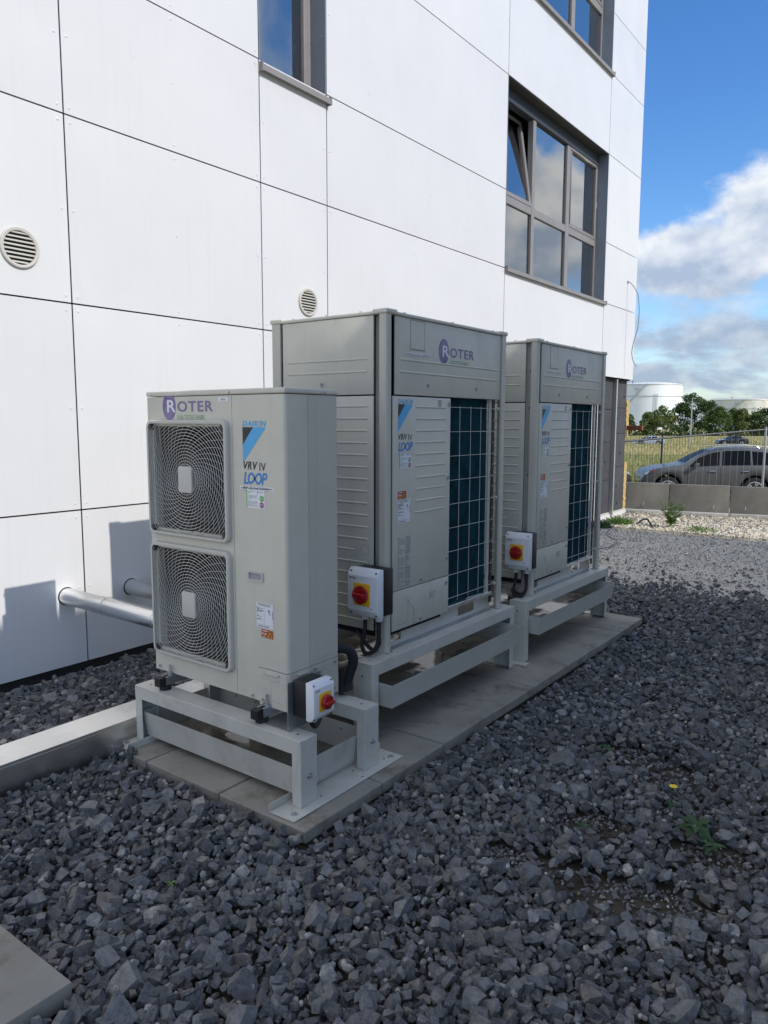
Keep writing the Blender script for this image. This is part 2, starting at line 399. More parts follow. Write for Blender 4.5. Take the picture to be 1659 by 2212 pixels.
# ================================================================== SETTING: ground
BAR_A = Vector((-0.77, 13.74, 0)); BAR_D = Vector((2.28, .5, 0)).normalized(); BAR_N = Vector((-BAR_D.y, BAR_D.x, 0))
def make_ground():
    # lower field, one sheet that falls gently away and runs to the horizon
    mb = MB(); ys = [-400, 0, 12, 20, 30, 45, 70, 100, 130, 200, 400, 900, 2500, 5000]
    def zf(y): return -.82 if y < 22 else (-.82-1.0*(y-22)/100 if y < 122 else -1.82)
    xs = [-4000, -1500, -500, -200, -100, -50, -25, 0, 25, 60, 150, 500, 1500, 4000]
    vs = [(x, y, zf(y)) for y in ys for x in xs]; n = len(xs)
    mb.add(vs, [(j*n+i, j*n+i+1, (j+1)*n+i+1, (j+1)*n+i) for j in range(len(ys)-1) for i in range(n-1)])
    mb.build('ground', 'field_ground', kind='structure')
    # raised yard behind the retaining blocks
    def bar(x, off): k = (x-BAR_A.x)/BAR_D.x; p = BAR_A+BAR_D*k+BAR_N*off; return (p.x, p.y)
    yard = MB().prism([(-30, -25), (40, -25), bar(40, .06), bar(-30, .06)], 'z', -1.6, -.10)
    yard.build('yard', 'fine_gravel_ground', kind='structure')
    be = MB().prism([(-.72, 11.62), (12, 11.9), bar(12, 0), bar(-.72, 0)], 'z', -.099, -.07)
    be.build('pale_gravel_strip', 'beige_gravel_ground', kind='structure')
make_ground()
# gravel bed: soil sheet, loose stones lie in it
SOIL = MB(); NX, NY = 60, 80
PATCH = [(2.76, 3.51, .16, .10), (2.95, 3.46, .20, .09), (3.08, 3.33, .12, .08), (2.87, 2.82, .13, .10), (3.32, 2.84, .14, .10),
         (3.00, 2.40, .20, .11), (2.74, 2.40, .12, .07), (3.22, 2.48, .14, .08), (3.6, 2.95, .12, .07), (3.45, 3.6, .12, .06), (3.55, 4.3, .2, .1)]
def gz(x, y):
    """mean height of the stone surface"""
    h = -.018+.012*math.sin(x*2.1+1.0)*math.sin(y*1.7+.4)+.007*math.sin(x*5.3+y*3.1)
    d = x-2.03
    if 0 <= d < .35 and 1.9 < y < 6.2: h -= .028*(1-d/.35)
    if x < .5: h -= .055*min(1, (.5-x)/1.0)
    if y > 6.6: h -= .05*min(1, (y-6.6)/.8)
    return h
def patch(x, y):
    k = 0
    for a, b, rx, ry in PATCH: k = max(k, 1-math.hypot((x-a)/(rx*1.35), (y-b)/(ry*1.35))+.12*math.sin(x*41+y*23))
    return k
vs = []
for j in range(NY+1):
    for i in range(NX+1):
        x = -.66+6.96*i/NX; y = -.3+8.0*j/NY
        vs.append((x, y, gz(x, y)-.052+.018*max(0, patch(x, y))+random.uniform(-.004, .004)))
SOIL.add(vs, [(j*(NX+1)+i, j*(NX+1)+i+1, (j+1)*(NX+1)+i+1, (j+1)*(NX+1)+i) for j in range(NY) for i in range(NX)])
gravel_bed = SOIL.build('gravel_bed', 'soil', kind='structure', smooth=True)

def stone_proto(seed, planes=9, flat=.72):
    r = random.Random(seed); bm = bmesh.new(); bmesh.ops.create_cube(bm, size=2)
    sx, sy, sz = 1.0, r.uniform(.55, .9), r.uniform(.36, .68)
    bmesh.ops.scale(bm, vec=(sx, sy, sz), verts=bm.verts)
    for k in range(planes):
        n = Vector((r.gauss(0, 1), r.gauss(0, 1), r.gauss(0, .9))).normalized()
        ext = abs(n.x)*sx*.72+abs(n.y)*sy*.72+abs(n.z)*sz*.78
        g = bm.verts[:]+bm.edges[:]+bm.faces[:]
        bmesh.ops.bisect_plane(bm, geom=g, plane_co=n*ext*r.uniform(.55, .95), plane_no=n, clear_outer=True)
        be = [e for e in bm.edges if e.is_boundary]
        if be: bmesh.ops.contextual_create(bm, geom=be)
    bmesh.ops.triangulate(bm, faces=bm.faces); bmesh.ops.recalc_face_normals(bm, faces=bm.faces)
    for v in bm.verts: v.co += Vector((r.uniform(-1, 1), r.uniform(-1, 1), r.uniform(-1, 1)))*.045
    v = np.array([x.co[:] for x in bm.verts], float); bm.verts.index_update()
    f = np.array([[x.index for x in p.verts] for p in bm.faces], int); bm.free(); return v, f
def pebble_proto(seed):
    r = random.Random(seed); bm = bmesh.new(); bmesh.ops.create_icosphere(bm, subdivisions=1, radius=.85)
    s = (1, r.uniform(.7, .9), r.uniform(.5, .75))
    v = np.array([[x.co[i]*s[i]*(1+r.uniform(-.07, .07)) for i in range(3)] for x in bm.verts]); bm.verts.index_update()
    f = np.array([[x.index for x in p.verts] for p in bm.faces], int); bm.free(); return v, f
PROTO = [stone_proto(100+i, 4+i % 5) for i in range(28)]+[pebble_proto(i) for i in range(4)]
def rotm(n, tilt):
    a = RNG.uniform(0, 2*np.pi, n); b = RNG.normal(0, tilt, n); c = RNG.normal(0, tilt, n)
    ca, sa, cb, sb, cc, sc = np.cos(a), np.sin(a), np.cos(b), np.sin(b), np.cos(c), np.sin(c)
    R = np.empty((n, 3, 3))
    R[:, 0, 0] = ca*cb; R[:, 0, 1] = ca*sb*sc-sa*cc; R[:, 0, 2] = ca*sb*cc+sa*sc
    R[:, 1, 0] = sa*cb; R[:, 1, 1] = sa*sb*sc+ca*cc; R[:, 1, 2] = sa*sb*cc-ca*sc
    R[:, 2, 0] = -sb; R[:, 2, 1] = cb*sc; R[:, 2, 2] = cb*cc
    return R
def stones_mesh(name, pos, size, R, col, pid, material, parent, kind='stuff'):
    VV, FF, CC = [], [], []; k = 0
    for q, (v, f) in enumerate(PROTO):
        ix = np.nonzero(pid == q)[0]
        if not len(ix): continue
        w = np.einsum('nij,vj->nvi', R[ix], v)*size[ix][:, None, None]+pos[ix][:, None, :]
        m = len(v); VV.append(w.reshape(-1, 3)); CC.append(np.repeat(col[ix], m, axis=0))
        FF.append((f[None]+(np.arange(len(ix))*m)[:, None, None]+k).reshape(-1, 3)); k += len(ix)*m
    V = np.concatenate(VV).astype(np.float32); F = np.concatenate(FF).astype(np.int32); C = np.concatenate(CC)
    me = bpy.data.meshes.new(name); me.vertices.add(len(V)); me.vertices.foreach_set('co', V.ravel())
    me.loops.add(F.size); me.loops.foreach_set('vertex_index', F.ravel())
    me.polygons.add(len(F)); me.polygons.foreach_set('loop_start', np.arange(0, F.size, 3, dtype=np.int32))
    a = me.attributes.new('stone_colour', 'FLOAT_COLOR', 'POINT'); a.data.foreach_set('color', np.c_[C, np.ones(len(C))].astype(np.float32).ravel())
    me.update(calc_edges=True); me.shade_flat(); me.materials.append(MATS[material])
    o = bpy.data.objects.new(name, me); COL.objects.link(o); o['kind'] = kind
    if parent is not None: o.parent = parent
    return o
def stone_cols(n, pale=.05, base=None):
    pal = np.array(base if base is not None else [STONES[0], STONES[1], STONES[1], STONES[2]]); c = pal[RNG.integers(0, len(pal), n)]*RNG.uniform(.42, 1.75, n)[:, None]
    k = RNG.random(n); c[k < pale] = np.array([.36, .335, .29])*RNG.uniform(.7, 1.15, (k < pale).sum())[:, None]
    w = (k > .88); c[w] = np.array([.13, .115, .09])*RNG.uniform(.8, 1.3, w.sum())[:, None]
    return np.clip(c, .02, .8)
def blocked(x, y, m=0.0):
    if x < -.60+m: return True
    if .90-m < x < 2.035+m and 1.995-m < y < 6.01+m: return True
    if .55 < x <= .90 and 2.10 < y < 6.01: return True
    if .535-m < x < .775+m and y < 2.3: return True
    if x < 2.065+m and y < 1.025+m: return True
    return False
def project(x, y, z):
    d = Vector((x, y, z))-CAM; w = d.dot(_f)
    return (.5+d.dot(_r2)/w*1624.5/1659, .5-d.dot(_u2)/w*1624.5/2212, w) if w > .1 else (9, 9, 9)
def make_gravel():
    P, Z = [], []
    def scatter(x0, x1, y0, y1, sp, smin, smax, dz, keep=1.0):
        for i in range(int((x1-x0)/sp)):
            for j in range(int((y1-y0)/sp)):
                x = x0+(i+random.random())*sp; y = y0+(j+random.random())*sp
                if random.random() > keep: continue
                s = smin+(smax-smin)*random.random()**1.7
                if blocked(x, y, s*.72): continue
                pk = patch(x, y)
                if pk > 0 and random.random() < min(.96, pk*3.4): continue
                fade = 1 if y < 6.7 else max(0, 1-(y-6.7)/1.5)**1.6
                if random.random() > fade: continue
                P.append((x, y, gz(x, y)+dz+random.uniform(-.008, .006)-s*.25)); Z.append(s)
    scatter(-.62, 4.9, .2, 8.2, .026, .012, .026, -.017)
    scatter(-.62, 4.9, .2, 8.2, .033, .011, .034, .003, .62)
    scatter(-.62, 4.9, .2, 8.2, .080, .025, .049, .009, .28)
    nbig = len(P)
    # grit in the bare patches and between
    for a, b, rx, ry in PATCH:
        for k in range(170):
            t = random.uniform(0, 6.28); q = math.sqrt(random.random())*1.15; x = a+rx*q*math.cos(t); y = b+ry*q*math.sin(t)
            if blocked(x, y, .01): continue
            P.append((x, y, gz(x, y)-.045+.018*max(0, patch(x, y)))); Z.append(random.uniform(.003, .011))
    # a few stones spilled on the slabs at the left front corner
    for k in range(10):
        P.append((random.uniform(.80, .93), random.uniform(1.96, 2.05), .012)); Z.append(random.uniform(.018, .03))
    P = np.array(P); Z = np.array(Z); n = len(P)
    R = rotm(n, .6); pid = RNG.integers(0, 28, n); C = stone_cols(n, .08)
    C[nbig:][RNG.random(n-nbig) < .35] *= 1.7
    pl = np.nonzero(C[:, 0] > .24)[0]; pid[pl] = 28+RNG.integers(0, 4, len(pl)); Z[pl] *= .9
    score = np.zeros(n)
    for i in range(n):
        if Z[i] < .022 or P[i, 2] < gz(P[i, 0], P[i, 1])-.022: continue
        u, v, w = project(*P[i])
        if -.01 < u < 1.01 and -.01 < v < 1.01: score[i] = Z[i]/w
    top = np.argsort(-score)[:300]; msk = np.ones(n, bool); msk[top] = False
    meshes = []
    for q, (v, f) in enumerate(PROTO):
        me = bpy.data.meshes.new('stone'); me.from_pydata(v.tolist(), [], f.tolist()); me.shade_flat(); me.materials.append(MATS['loose_stone']); meshes.append(me)
    for i in top:
        o = bpy.data.objects.new('stone', meshes[int(pid[i])]); COL.objects.link(o); o.parent = gravel_bed
        M = Matrix([list(R[i, r])+[P[i, r]] for r in range(3)]+[[0, 0, 0, 1]]) @ Matrix.Scale(Z[i], 4); o.matrix_local = M
    stones_mesh('gravel_stones', P[msk], Z[msk], R[msk], C[msk], pid[msk], 'gravel_stone', gravel_bed)
    # finer grey gravel of the drive and pale gravel at the blocks
    n = 24000; x = RNG.uniform(-.66, 6.5, n); y = 6.75+RNG.random(n)*5.2; z = np.full(n, -.096); s = RNG.uniform(.004, .010, n)
    big = RNG.random(n) < .02; s[big] *= 2.2
    z[y < 7.4] += .015
    dk = RNG.random(n) < .12*np.clip(1-(y-7.0)/2.5, 0, 1); s[dk] *= 2.6
    C = stone_cols(n, .10, [(.36, .33, .28), (.46, .42, .355), (.55, .505, .43), (.64, .585, .50)])
    C[dk] = np.array(STONES[1])*RNG.uniform(.7, 1.5, dk.sum())[:, None]
    o = stones_mesh('fine_gravel', np.c_[x, y, z+s*.3], s, rotm(n, .5), C, RNG.integers(0, 6, n), 'gravel_stone', None)
    tag(o, 'fine grey crushed gravel of the drive behind the coarse dark stones', 'gravel')
    n = 6000; x = RNG.uniform(-.70, 6.0, n); k = RNG.random(n); yb = BAR_A.y+(x-BAR_A.x)*BAR_D.y/BAR_D.x
    y = 11.55+(yb-11.55-.02)*k; s = RNG.uniform(.008, .017, n)
    C = stone_cols(n, .5, [(.74, .63, .47), (.80, .70, .54), (.66, .56, .42), (.86, .79, .66)])
    o = stones_mesh('pale_gravel', np.c_[x, y, np.full(n, -.068)+s*.3+.03*np.clip(k-.6, 0, 1)], s, rotm(n, .5), C, RNG.integers(0, 8, n), 'gravel_stone', None)
    tag(o, 'pale beige sunlit gravel strip in front of the concrete blocks', 'gravel')
make_gravel()

# paved strip of concrete slabs under the machines
paving = thing('paved_strip', (1.28, 4.0, 0), None, None); paving['kind'] = 'structure'
for i in range(3):
    for j in range(8):
        x0 = .53+i*.5; y0 = 2.0+j*.5; dz = random.uniform(-.003, .003)
        mb = MB().box(x0+.003, x0+.497, y0+.003, y0+.497, -.055, dz)
        mb.build('paving_slab', 'slab', paving, bevel=.004, seg=1)
MB().box(.55, 2.02, 2.02, 5.98, -.10, -.05).build('mortar_bed', 'soil', paving)
sl = MB().box(1.36, 2.06, .32, 1.02, -.045, .02).build('concrete_slab', 'slab', bevel=.004, origin=(1.7, .7, -.045))
tag(sl, 'loose concrete slab lying in the gravel at the lower left corner', 'slab')

# ================================================================== white clad building
VY = [-12.0, -9.2, -6.4, -3.6, -.58, 2.736, 4.405, 5.205, 8.514, 11.841, 13.342]
HZ = [-.034, .988, 2.306, 3.449, 4.370, 5.684, 6.851, 7.726, 9.082, 10.415]
WX = -.62            # plane of the facade; x below is measured from it
bld = thing('clad_building', (WX-3, 4, 0), 'white panel clad building with joints, windows and round vents', 'building'); ORG[bld.name] = Vector((-3, 4, 0))
WIN = [(4.405, 5.205, 4.370, 5.684, 'w1'), (8.514, 11.841, 3.449, 5.684, 'w2'), (8.514, 11.841, 6.851, 9.082, 'w3')]
def in_win(y, z):
    return any(a < y < b and c < z < d for a, b, c, d, _ in WIN)
VENTS = [(2.411, 2.589, .119), (4.942, 2.589, .116)]
G = .005
riv = MB()
for i in range(len(VY)-1):
    for j in range(len(HZ)-1):
        y0, y1, z0, z1 = VY[i]+G, VY[i+1]-G, HZ[j]+G, HZ[j+1]-G
        if in_win((y0+y1)/2, (z0+z1)/2): continue
        if i == 9 and j < 2: continue
        if VY[i+1] == 13.342: y1 = 13.342
        MB().box(-.009, 0, y0, y1, z0, z1).build('cladding_panel', 'facade', bld)
        ny = 3 if y1-y0 > 1.2 else 2
        for a in range(ny):
            for b in range(3 if z1-z0 > .7 else 2):
                yy = y0+.035+(y1-y0-.07)*a/(ny-1); zz = z0+.04+(z1-z0-.08)*b/(2 if z1-z0 > .7 else 1)
                riv.tube([(0, yy, zz), (.002, yy, zz), (.0035, yy, zz)], [.0085, .0085, .0035], 8)
riv.build('rivets', 'facade', bld, kind='stuff')
# backing wall behind the panels with the window openings left free
bw = MB()
def wallbox(y0, y1, z0, z1): bw.box(-.30, -.05, y0, y1, z0, z1)
wallbox(-12, 4.405, -.15, 10.4); wallbox(4.405, 5.205, -.15, 4.30); wallbox(4.405, 5.205, 5.684, 10.4)
wallbox(5.205, 8.514, -.15, 10.4); wallbox(8.514, 11.841, -.15, 3.38); wallbox(8.514, 11.841, 5.684, 6.78); wallbox(8.514, 11.841, 9.082, 10.4)
wallbox(11.841, 13.33, 2.29, 10.4); bw.box(-.34, -.14, 11.841, 13.41, -.15, 2.29)
bw.build('backing_wall', 'cavity', bld)
MB().box(-9, -.35, 13.18, 13.33, -.2, 10.4).box(-9, -.31, -12, -11.9, -.2, 10.4).box(-9.1, -9, -12, 13.33, -.2, 10.4).box(-9, -.05, -12, 13.33, 10.4, 10.5).build('outer_wall', 'facade', bld)
MB().box(-.05, .012, -12, 13.342, 10.416, 10.47).build('roof_edge', 'window_frame', bld)
# perforated strip below the cladding
pf = MB().box(-.06, -.022, -12, 11.83, -.15, -.032); pf.build('vent_strip', 'black', bld)
ph = MB()
for k in range(260):
    for r in range(4):
        y = 1.0+k*.016+(.008 if r % 2 else 0); z = -.12+r*.022
        if y < 4.8: ph.disc((-.0205, y, z), (0, 1, 0), (0, 0, 1), .005, .005, 6)
ph.build('vent_holes', 'coil_dark', bld, kind='stuff')
# bare insulation where the cladding still is missing
ins = [(11.87, 12.635, .03, .586), (11.87, 12.635, .592, 1.235), (11.87, 12.635, 1.241, 1.78), (11.87, 12.635, 1.786, 2.29), (12.698, 13.33, .03, .794), (12.698, 13.33, .80, 1.374), (12.698, 13.33, 1.38, 1.814), (12.698, 13.33, 1.82, 2.29)]
for y0, y1, z0, z1 in ins:
    MB().box(-.14, -.09-random.uniform(0, .006), y0, y1, z0, z1).build('insulation_board', 'insulation', bld, bevel=.003, seg=1)
mb = MB().box(-.135, -.03, 12.652, 12.660, -.03, 2.29).box(-.029, -.023, 12.635, 12.687, -.03, 2.29); mb.build('facade_rail', 'fence_galv', bld)
for z0, z1 in ((.018, .864), (1.293, 1.954)):
    m = MB(); n = 16
    for k in range(n):
        a = z0+(z1-z0)*k/n; b = z0+(z1-z0)*(k+1)/n; m.box(-.16, -.082+random.uniform(-.006, .006), 13.333, 13.463+random.uniform(-.008, .008), a, b)
    m.build('mineral_wool_edge', 'mineral_wool', bld)
MB().box(-.14, -.075, 11.87, 13.46, .0, .028).build('plinth_edge', 'footing', bld)
MB().box(-.14, -.06, 11.87, 13.44, -.15, -.001).build('plinth', 'facade', bld)
dp = MB()
for y, z in ((12.11, .33), (12.4, .91), (12.98, .47), (13.1, 1.03), (12.92, 1.63), (13.21, 2.01), (12.29, 1.49), (13.04, .16), (12.17, .74)):
    dp.tube([(-.092, y, z), (-.083, y, z), (-.082, y, z)], [.022, .022, .008], 10)
dp.build('insulation_dowels', 'coil_dark', bld, kind='stuff')
rb = MB().box(-.20, .20, 13.343, 13.411, 1.432, 1.513); rb.build('brown_bar', 'rust', bld, bevel=.004, seg=1)

# round vents
for y, z, r in VENTS:
    m = MB(); n = 40
    pr = [(0.001, r), (.012, r), (.016, r-.006), (.014, r-.020), (.004, r-.022), (.001, r-.022)]
    vs = [(x, y+q*math.cos(2*math.pi*k/n), z+q*math.sin(2*math.pi*k/n)) for k in range(n) for x, q in pr]; L = len(pr)
    m.add(vs, [(k*L+i, k*L+(i+1) % L, ((k+1) % n)*L+(i+1) % L, ((k+1) % n)*L+i) for k in range(n) for i in range(L)])
    v = m.build('vent_grille', 'guard', bld, smooth=True)
    MB().disc((.0015, y, z), (0, 1, 0), (0, 0, 1), r-.018, r-.018, 32).build('dark_opening', 'black', v)
    ri = r-.021
    for k in range(8):
        zz = -ri+ri*2*(k+.55)/8.1; hw = math.sqrt(max(1e-6, ri*ri-zz*zz))-.001
        MB().add([(.003, y-hw, z+zz+.005), (.003, y+hw, z+zz+.005), (.013, y+hw, z+zz-.005), (.013, y-hw, z+zz-.005), (.003, y-hw, z+zz+.008), (.003, y+hw, z+zz+.008), (.014, y+hw, z+zz-.002), (.014, y-hw, z+zz-.002)],
                 [(0, 1, 2, 3), (7, 6, 5, 4), (3, 2, 6, 7), (0, 4, 5, 1), (0, 3, 7, 4), (1, 5, 6, 2)]).build('slat', 'guard', v)

# windows
GX = -.18
def pane(y0, y1, z0, z1, par, x=GX, tilt=0.0):
    dx = -tilt*(z1-z0)
    MB().add([(x-.012, y0, z0), (x-.012, y1, z0), (x-.012+dx, y1, z1), (x-.012+dx, y0, z1)], [(0, 1, 2, 3)]).build('pane', 'window_glass', par, recalc=False)
def bars(par, name, lst, m='window_frame', bev=.004):
    mb = MB()
    for b in lst: mb.box(*b)
    return mb.build(name, m, par, bevel=bev, seg=1)
def sash(par, y0, y1, z0, z1, w=.05, x=GX, tilt=0.0, d=.02):
    mb = MB()
    for a, b, c, e in ((y0, y1, z0, z0+w), (y0, y1, z1-w, z1), (y0, y0+w, z0+w, z1-w), (y1-w, y1, z0+w, z1-w)):
        mb.box(x-.04, x+d, a, b, c, e)
    if tilt: mb.v = [(q[0]-tilt*(q[2]-z0), q[1], q[2]) for q in mb.v]
    o = mb.build('sash', 'window_frame', par, bevel=.003, seg=1)
    return o
def big_window(y0, y1, z0, z1, tilt):
    tr = z0+.916
    w = bars(bld, 'window', [(GX-.05, GX+.012, y0, y1, z0-.02, z0+.09),
                             (GX-.05, GX+.012, y0, y0+.05, z0+.09, z1-.16), (GX-.05, GX+.012, y1-.05, y1, z0+.09, z1-.16)])
    m1, m2 = y0+1.03, y0+2.145
    bars(w, 'shaded_window_head', [(GX-.08, GX+.03, y0, y1, z1-.16, z1-.007)], 'print_dark')  # head bar of the window, lintel shadow put into its dark colour
    bars(w, 'mullion', [(GX-.06, GX+.018, m1, m1+.087, z0+.09, z1-.16)]); bars(w, 'mullion', [(GX-.06, GX+.018, m2, m2+.116, z0+.09, z1-.16)])
    for a, b in ((y0+.05, m1), (m1+.087, m2), (m2+.116, y1-.05)):
        bars(w, 'transom', [(GX-.05, GX+.014, a, b, tr-.05, tr+.05)])
    pane(y0+.05, m1, z0+.09, tr-.05, w); pane(m1+.087, m2, z0+.09, tr-.05, w); pane(m2+.116, y1-.05, z0+.09, tr-.05, w)
    pane(m1+.087, m2, tr+.05, z1-.16, w)
    sash(w, m2+.116, y1-.05, tr+.05, z1-.16, .045); pane(m2+.155, y1-.10, tr+.09, z1-.20, w)
    t = .16 if tilt else 0
    sash(w, y0+.05, m1, tr+.05, z1-.16, .055, tilt=t); pane(y0+.10, m1-.05, tr+.10, z1-.21, w, tilt=t)
    bars(w, 'hinge', [(GX+.0, GX+.03, y1-.06, y1-.035, tr+.52, tr+.61)], 'zinc', .002)
    h = MB().box(GX-.09, GX-.05, m2+.70, m2+.74, tr+.49, tr+.58).tube([(GX-.09, m2+.72, tr+.545), (GX-.12, m2+.72, tr+.545), (GX-.12, m2+.84, tr+.545)], .010, 6); h.build('handle', 'chrome', w)
    reveal(w, y0, y1, z0, z1)
    return w
def reveal(w, y0, y1, z0, z1):
    bars(w, 'reveal_sheet', [(GX-.02, .002, y1-.014, y1-.004, z0-.02, z1)], 'reveal', 0); bars(w, 'reveal_sheet', [(GX-.02, -.001, y0+.004, y0+.012, z0-.02, z1)], 'reveal', 0)
    s = MB()
    for z in np.arange(z0+.1, z1, .42):
        for x in (-.145, -.035): s.tube([(x, y1-.014, z), (x, y1-.018, z)], .006, 6)
    s.build('reveal_screws', 'chrome', w, kind='stuff')
    bars(w, 'lintel_sheet', [(GX-.05, -.01, y0+.012, y1-.014, z1-.006, z1)], 'coil_dark', 0)
    MB().add([(GX-.02, y0, z0+.02), (GX-.02, y1+.01, z0+.02), (.045, y1+.01, z0+.004), (.045, y0, z0+.004),
              (GX-.02, y0, z0-.005), (GX-.02, y1+.01, z0-.005), (.045, y1+.01, z0-.042), (.045, y0, z0-.042)],
             [(0, 1, 2, 3), (7, 6, 5, 4), (3, 2, 6, 7), (0, 4, 5, 1), (0, 3, 7, 4), (1, 5, 6, 2)]).build('sill', 'window_frame', w)
    bars(w, 'sill_end_cap', [(-.02, .047, y1+.01, y1+.022, z0-.046, z0+.022)], 'window_frame', 0); bars(w, 'sill_end_cap', [(-.02, .047, y0-.004, y0+.008, z0-.046, z0+.022)], 'window_frame', 0)
def room(w, y0, y1, z0, z1):
    m = MB(); x0, x1 = -4.6, -.31; a, b, c, d = y0-.8, y1+.8, z0-.95, z1+.12
    m.quad((x0, a, c), (x0, b, c), (x0, b, d), (x0, a, d)); m.quad((x0, a, c), (x1, a, c), (x1, a, d), (x0, a, d)); m.quad((x0, b, c), (x1, b, c), (x1, b, d), (x0, b, d))
    m.quad((x0, a, c), (x1, a, c), (x1, b, c), (x0, b, c)); m.quad((x0, a, d), (x1, a, d), (x1, b, d), (x0, b, d))
    m.build('room_interior', 'room', w)
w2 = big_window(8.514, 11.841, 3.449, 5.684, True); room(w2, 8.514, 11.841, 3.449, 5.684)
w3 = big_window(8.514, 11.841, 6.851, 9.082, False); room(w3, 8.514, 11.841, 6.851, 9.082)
y0, y1, z0, z1 = 4.405, 5.205, 4.324, 5.684
w1 = bars(bld, 'window', [(GX-.05, GX+.012, y0, y1, z0-.02, z0+.07), (GX-.05, GX+.012, y0, y1, z1-.1, z1), (GX-.05, GX+.012, y0, y0+.05, z0+.07, z1-.1), (GX-.05, GX+.012, y1-.06, y1, z0+.07, z1-.1)])
sash(w1, y0+.05, y1-.06, z0+.07, z1-.1, .045); pane(y0+.09, y1-.10, z0+.11, z1-.14, w1); reveal(w1, y0, y1, z0, z1); room(w1, y0, y1, z0, z1)
# roller blinds behind the glass
for w, a, b, c, d in ((w1, 5.05, 5.10, 4.42, 5.55), (w2, 11.61, 11.75, 3.56, 5.48), (w3, 11.57, 11.75, 6.95, 8.9)):
    MB().box(-.30, -.26, a, b, c, d).build('blind_edge', 'coil_dark', w)

# hanging cable near the corner of the facade
cb = thing('hanging_cable', (WX, 12.9, 3.91), 'thin grey cable hanging in a loop from a hole in the white facade', 'cable')
pts = [(-0.626, 12.9, 3.913), (-0.586, 12.9, 3.907), (-0.516, 12.9, 3.83), (-0.446, 12.9, 3.704), (-0.421, 12.9, 3.576), (-0.408, 12.9, 3.398), (-0.422, 12.9, 3.143), (-0.479, 12.9, 2.92), (-0.504, 12.9, 2.744), (-0.473, 12.9, 2.596), (-0.415, 12.9, 2.504)]
def smooth_pts(p, k=5):
    p = [Vector(q) for q in p]; out = []
    for i in range(len(p)-1):
        a, b, c, d = p[max(0, i-1)], p[i], p[i+1], p[min(len(p)-1, i+2)]
        for j in range(k):
            t = j/k; out.append(.5*((2*b)+(-a+c)*t+(2*a-5*b+4*c-d)*t*t+(-a+3*b-3*c+d)*t**3))
    return out+[p[-1]]
MB().tube(smooth_pts(pts), .007, 6).build('sheath', 'print_mid', cb, smooth=True)
MB().tube([(WX+.0005, 12.9, 3.913), (WX+.004, 12.9, 3.913)], .025, 10).build('grommet', 'black', cb)

# neighbouring building across the yard, outside the picture: it shades the machines and the gravel
opp = thing('neighbour_building', (13, 0, 0), 'neighbouring grey building across the yard outside the picture', 'building')
ZB = .318+.78*9.62
MB().box(9.0, 18, 0.2, 11.6, -.1, ZB).build('wall', 'neighbour_wall', opp)
MB().box(8.98, 18.02, 0.18, 11.61, ZB-.1, ZB+.004).build('roof_edge', 'window_frame', opp)
for k in range(3):
    for zz in (1.0, 4.6):
        yy = .8+k*3.4; f = MB().box(8.96, 8.995, yy, yy+2.6, zz, zz+1.7).build('window', 'window_frame', opp)
        MB().box(8.95, 8.959, yy+.08, yy+2.52, zz+.08, zz+1.62).build('pane', 'car_glass', f)

# ================================================================== pipes, cable trunking
for (a, b, lab) in (((WX, 2.604, .435), (1.3, 2.604, .432), 'silver sheet metal pipe from the wall to behind the twin fan unit, nearer one'),
                    ((WX, 3.085, .414), (.946, 3.085, .414), 'silver sheet metal pipe from the wall half hidden behind the twin fan unit')):
    t = thing('insulated_pipe', a, lab, 'pipe', 'sheet metal pipes out of the facade')
    A, B = Vector(a), Vector(b); d = (B-A).normalized()
    MB().tube([A+Vector((-.02, 0, 0)), A+d*.30, A+d*.302, B], [.055, .055, .0562, .0562], 32).build('pipe_jacket', 'alu', t, smooth=True)
    MB().tube([A+Vector((.0005, 0, 0)), A+Vector((.004, 0, 0))], [.060, .0575], 32).build('wall_collar', 'black', t)
    for k in (.45, .95): MB().tube([A+d*k, A+d*(k+.004)], [.0572, .0572], 32).build('joint_bead', 'alu', t)
    MB().tube([A+d*.42+Vector((0, 0, .056)), A+d*.42+Vector((0, 0, .0595))], .004, 8).build('rivet', 'zinc', t)
td = thing('cable_trunking', (.66, 2, -.05), 'long flat sheet metal cable trunking lying on the gravel', 'trunking')
MB().box(.565, .75, -2.5, 6.2, -.07, .088).build('tray', 'steel_sheet', td, bevel=.003, seg=1)
for y0, y1 in ((-2.5, .1), (.104, 2.6), (2.604, 4.4), (4.404, 6.2)):
    MB().box(.556, .759, y0, y1, .089, .104).box(.556, .5605, y0, y1, .062, .0888).box(.7545, .759, y0, y1, .062, .0888).build('cover', 'steel_sheet', td, bevel=.0015, seg=1)

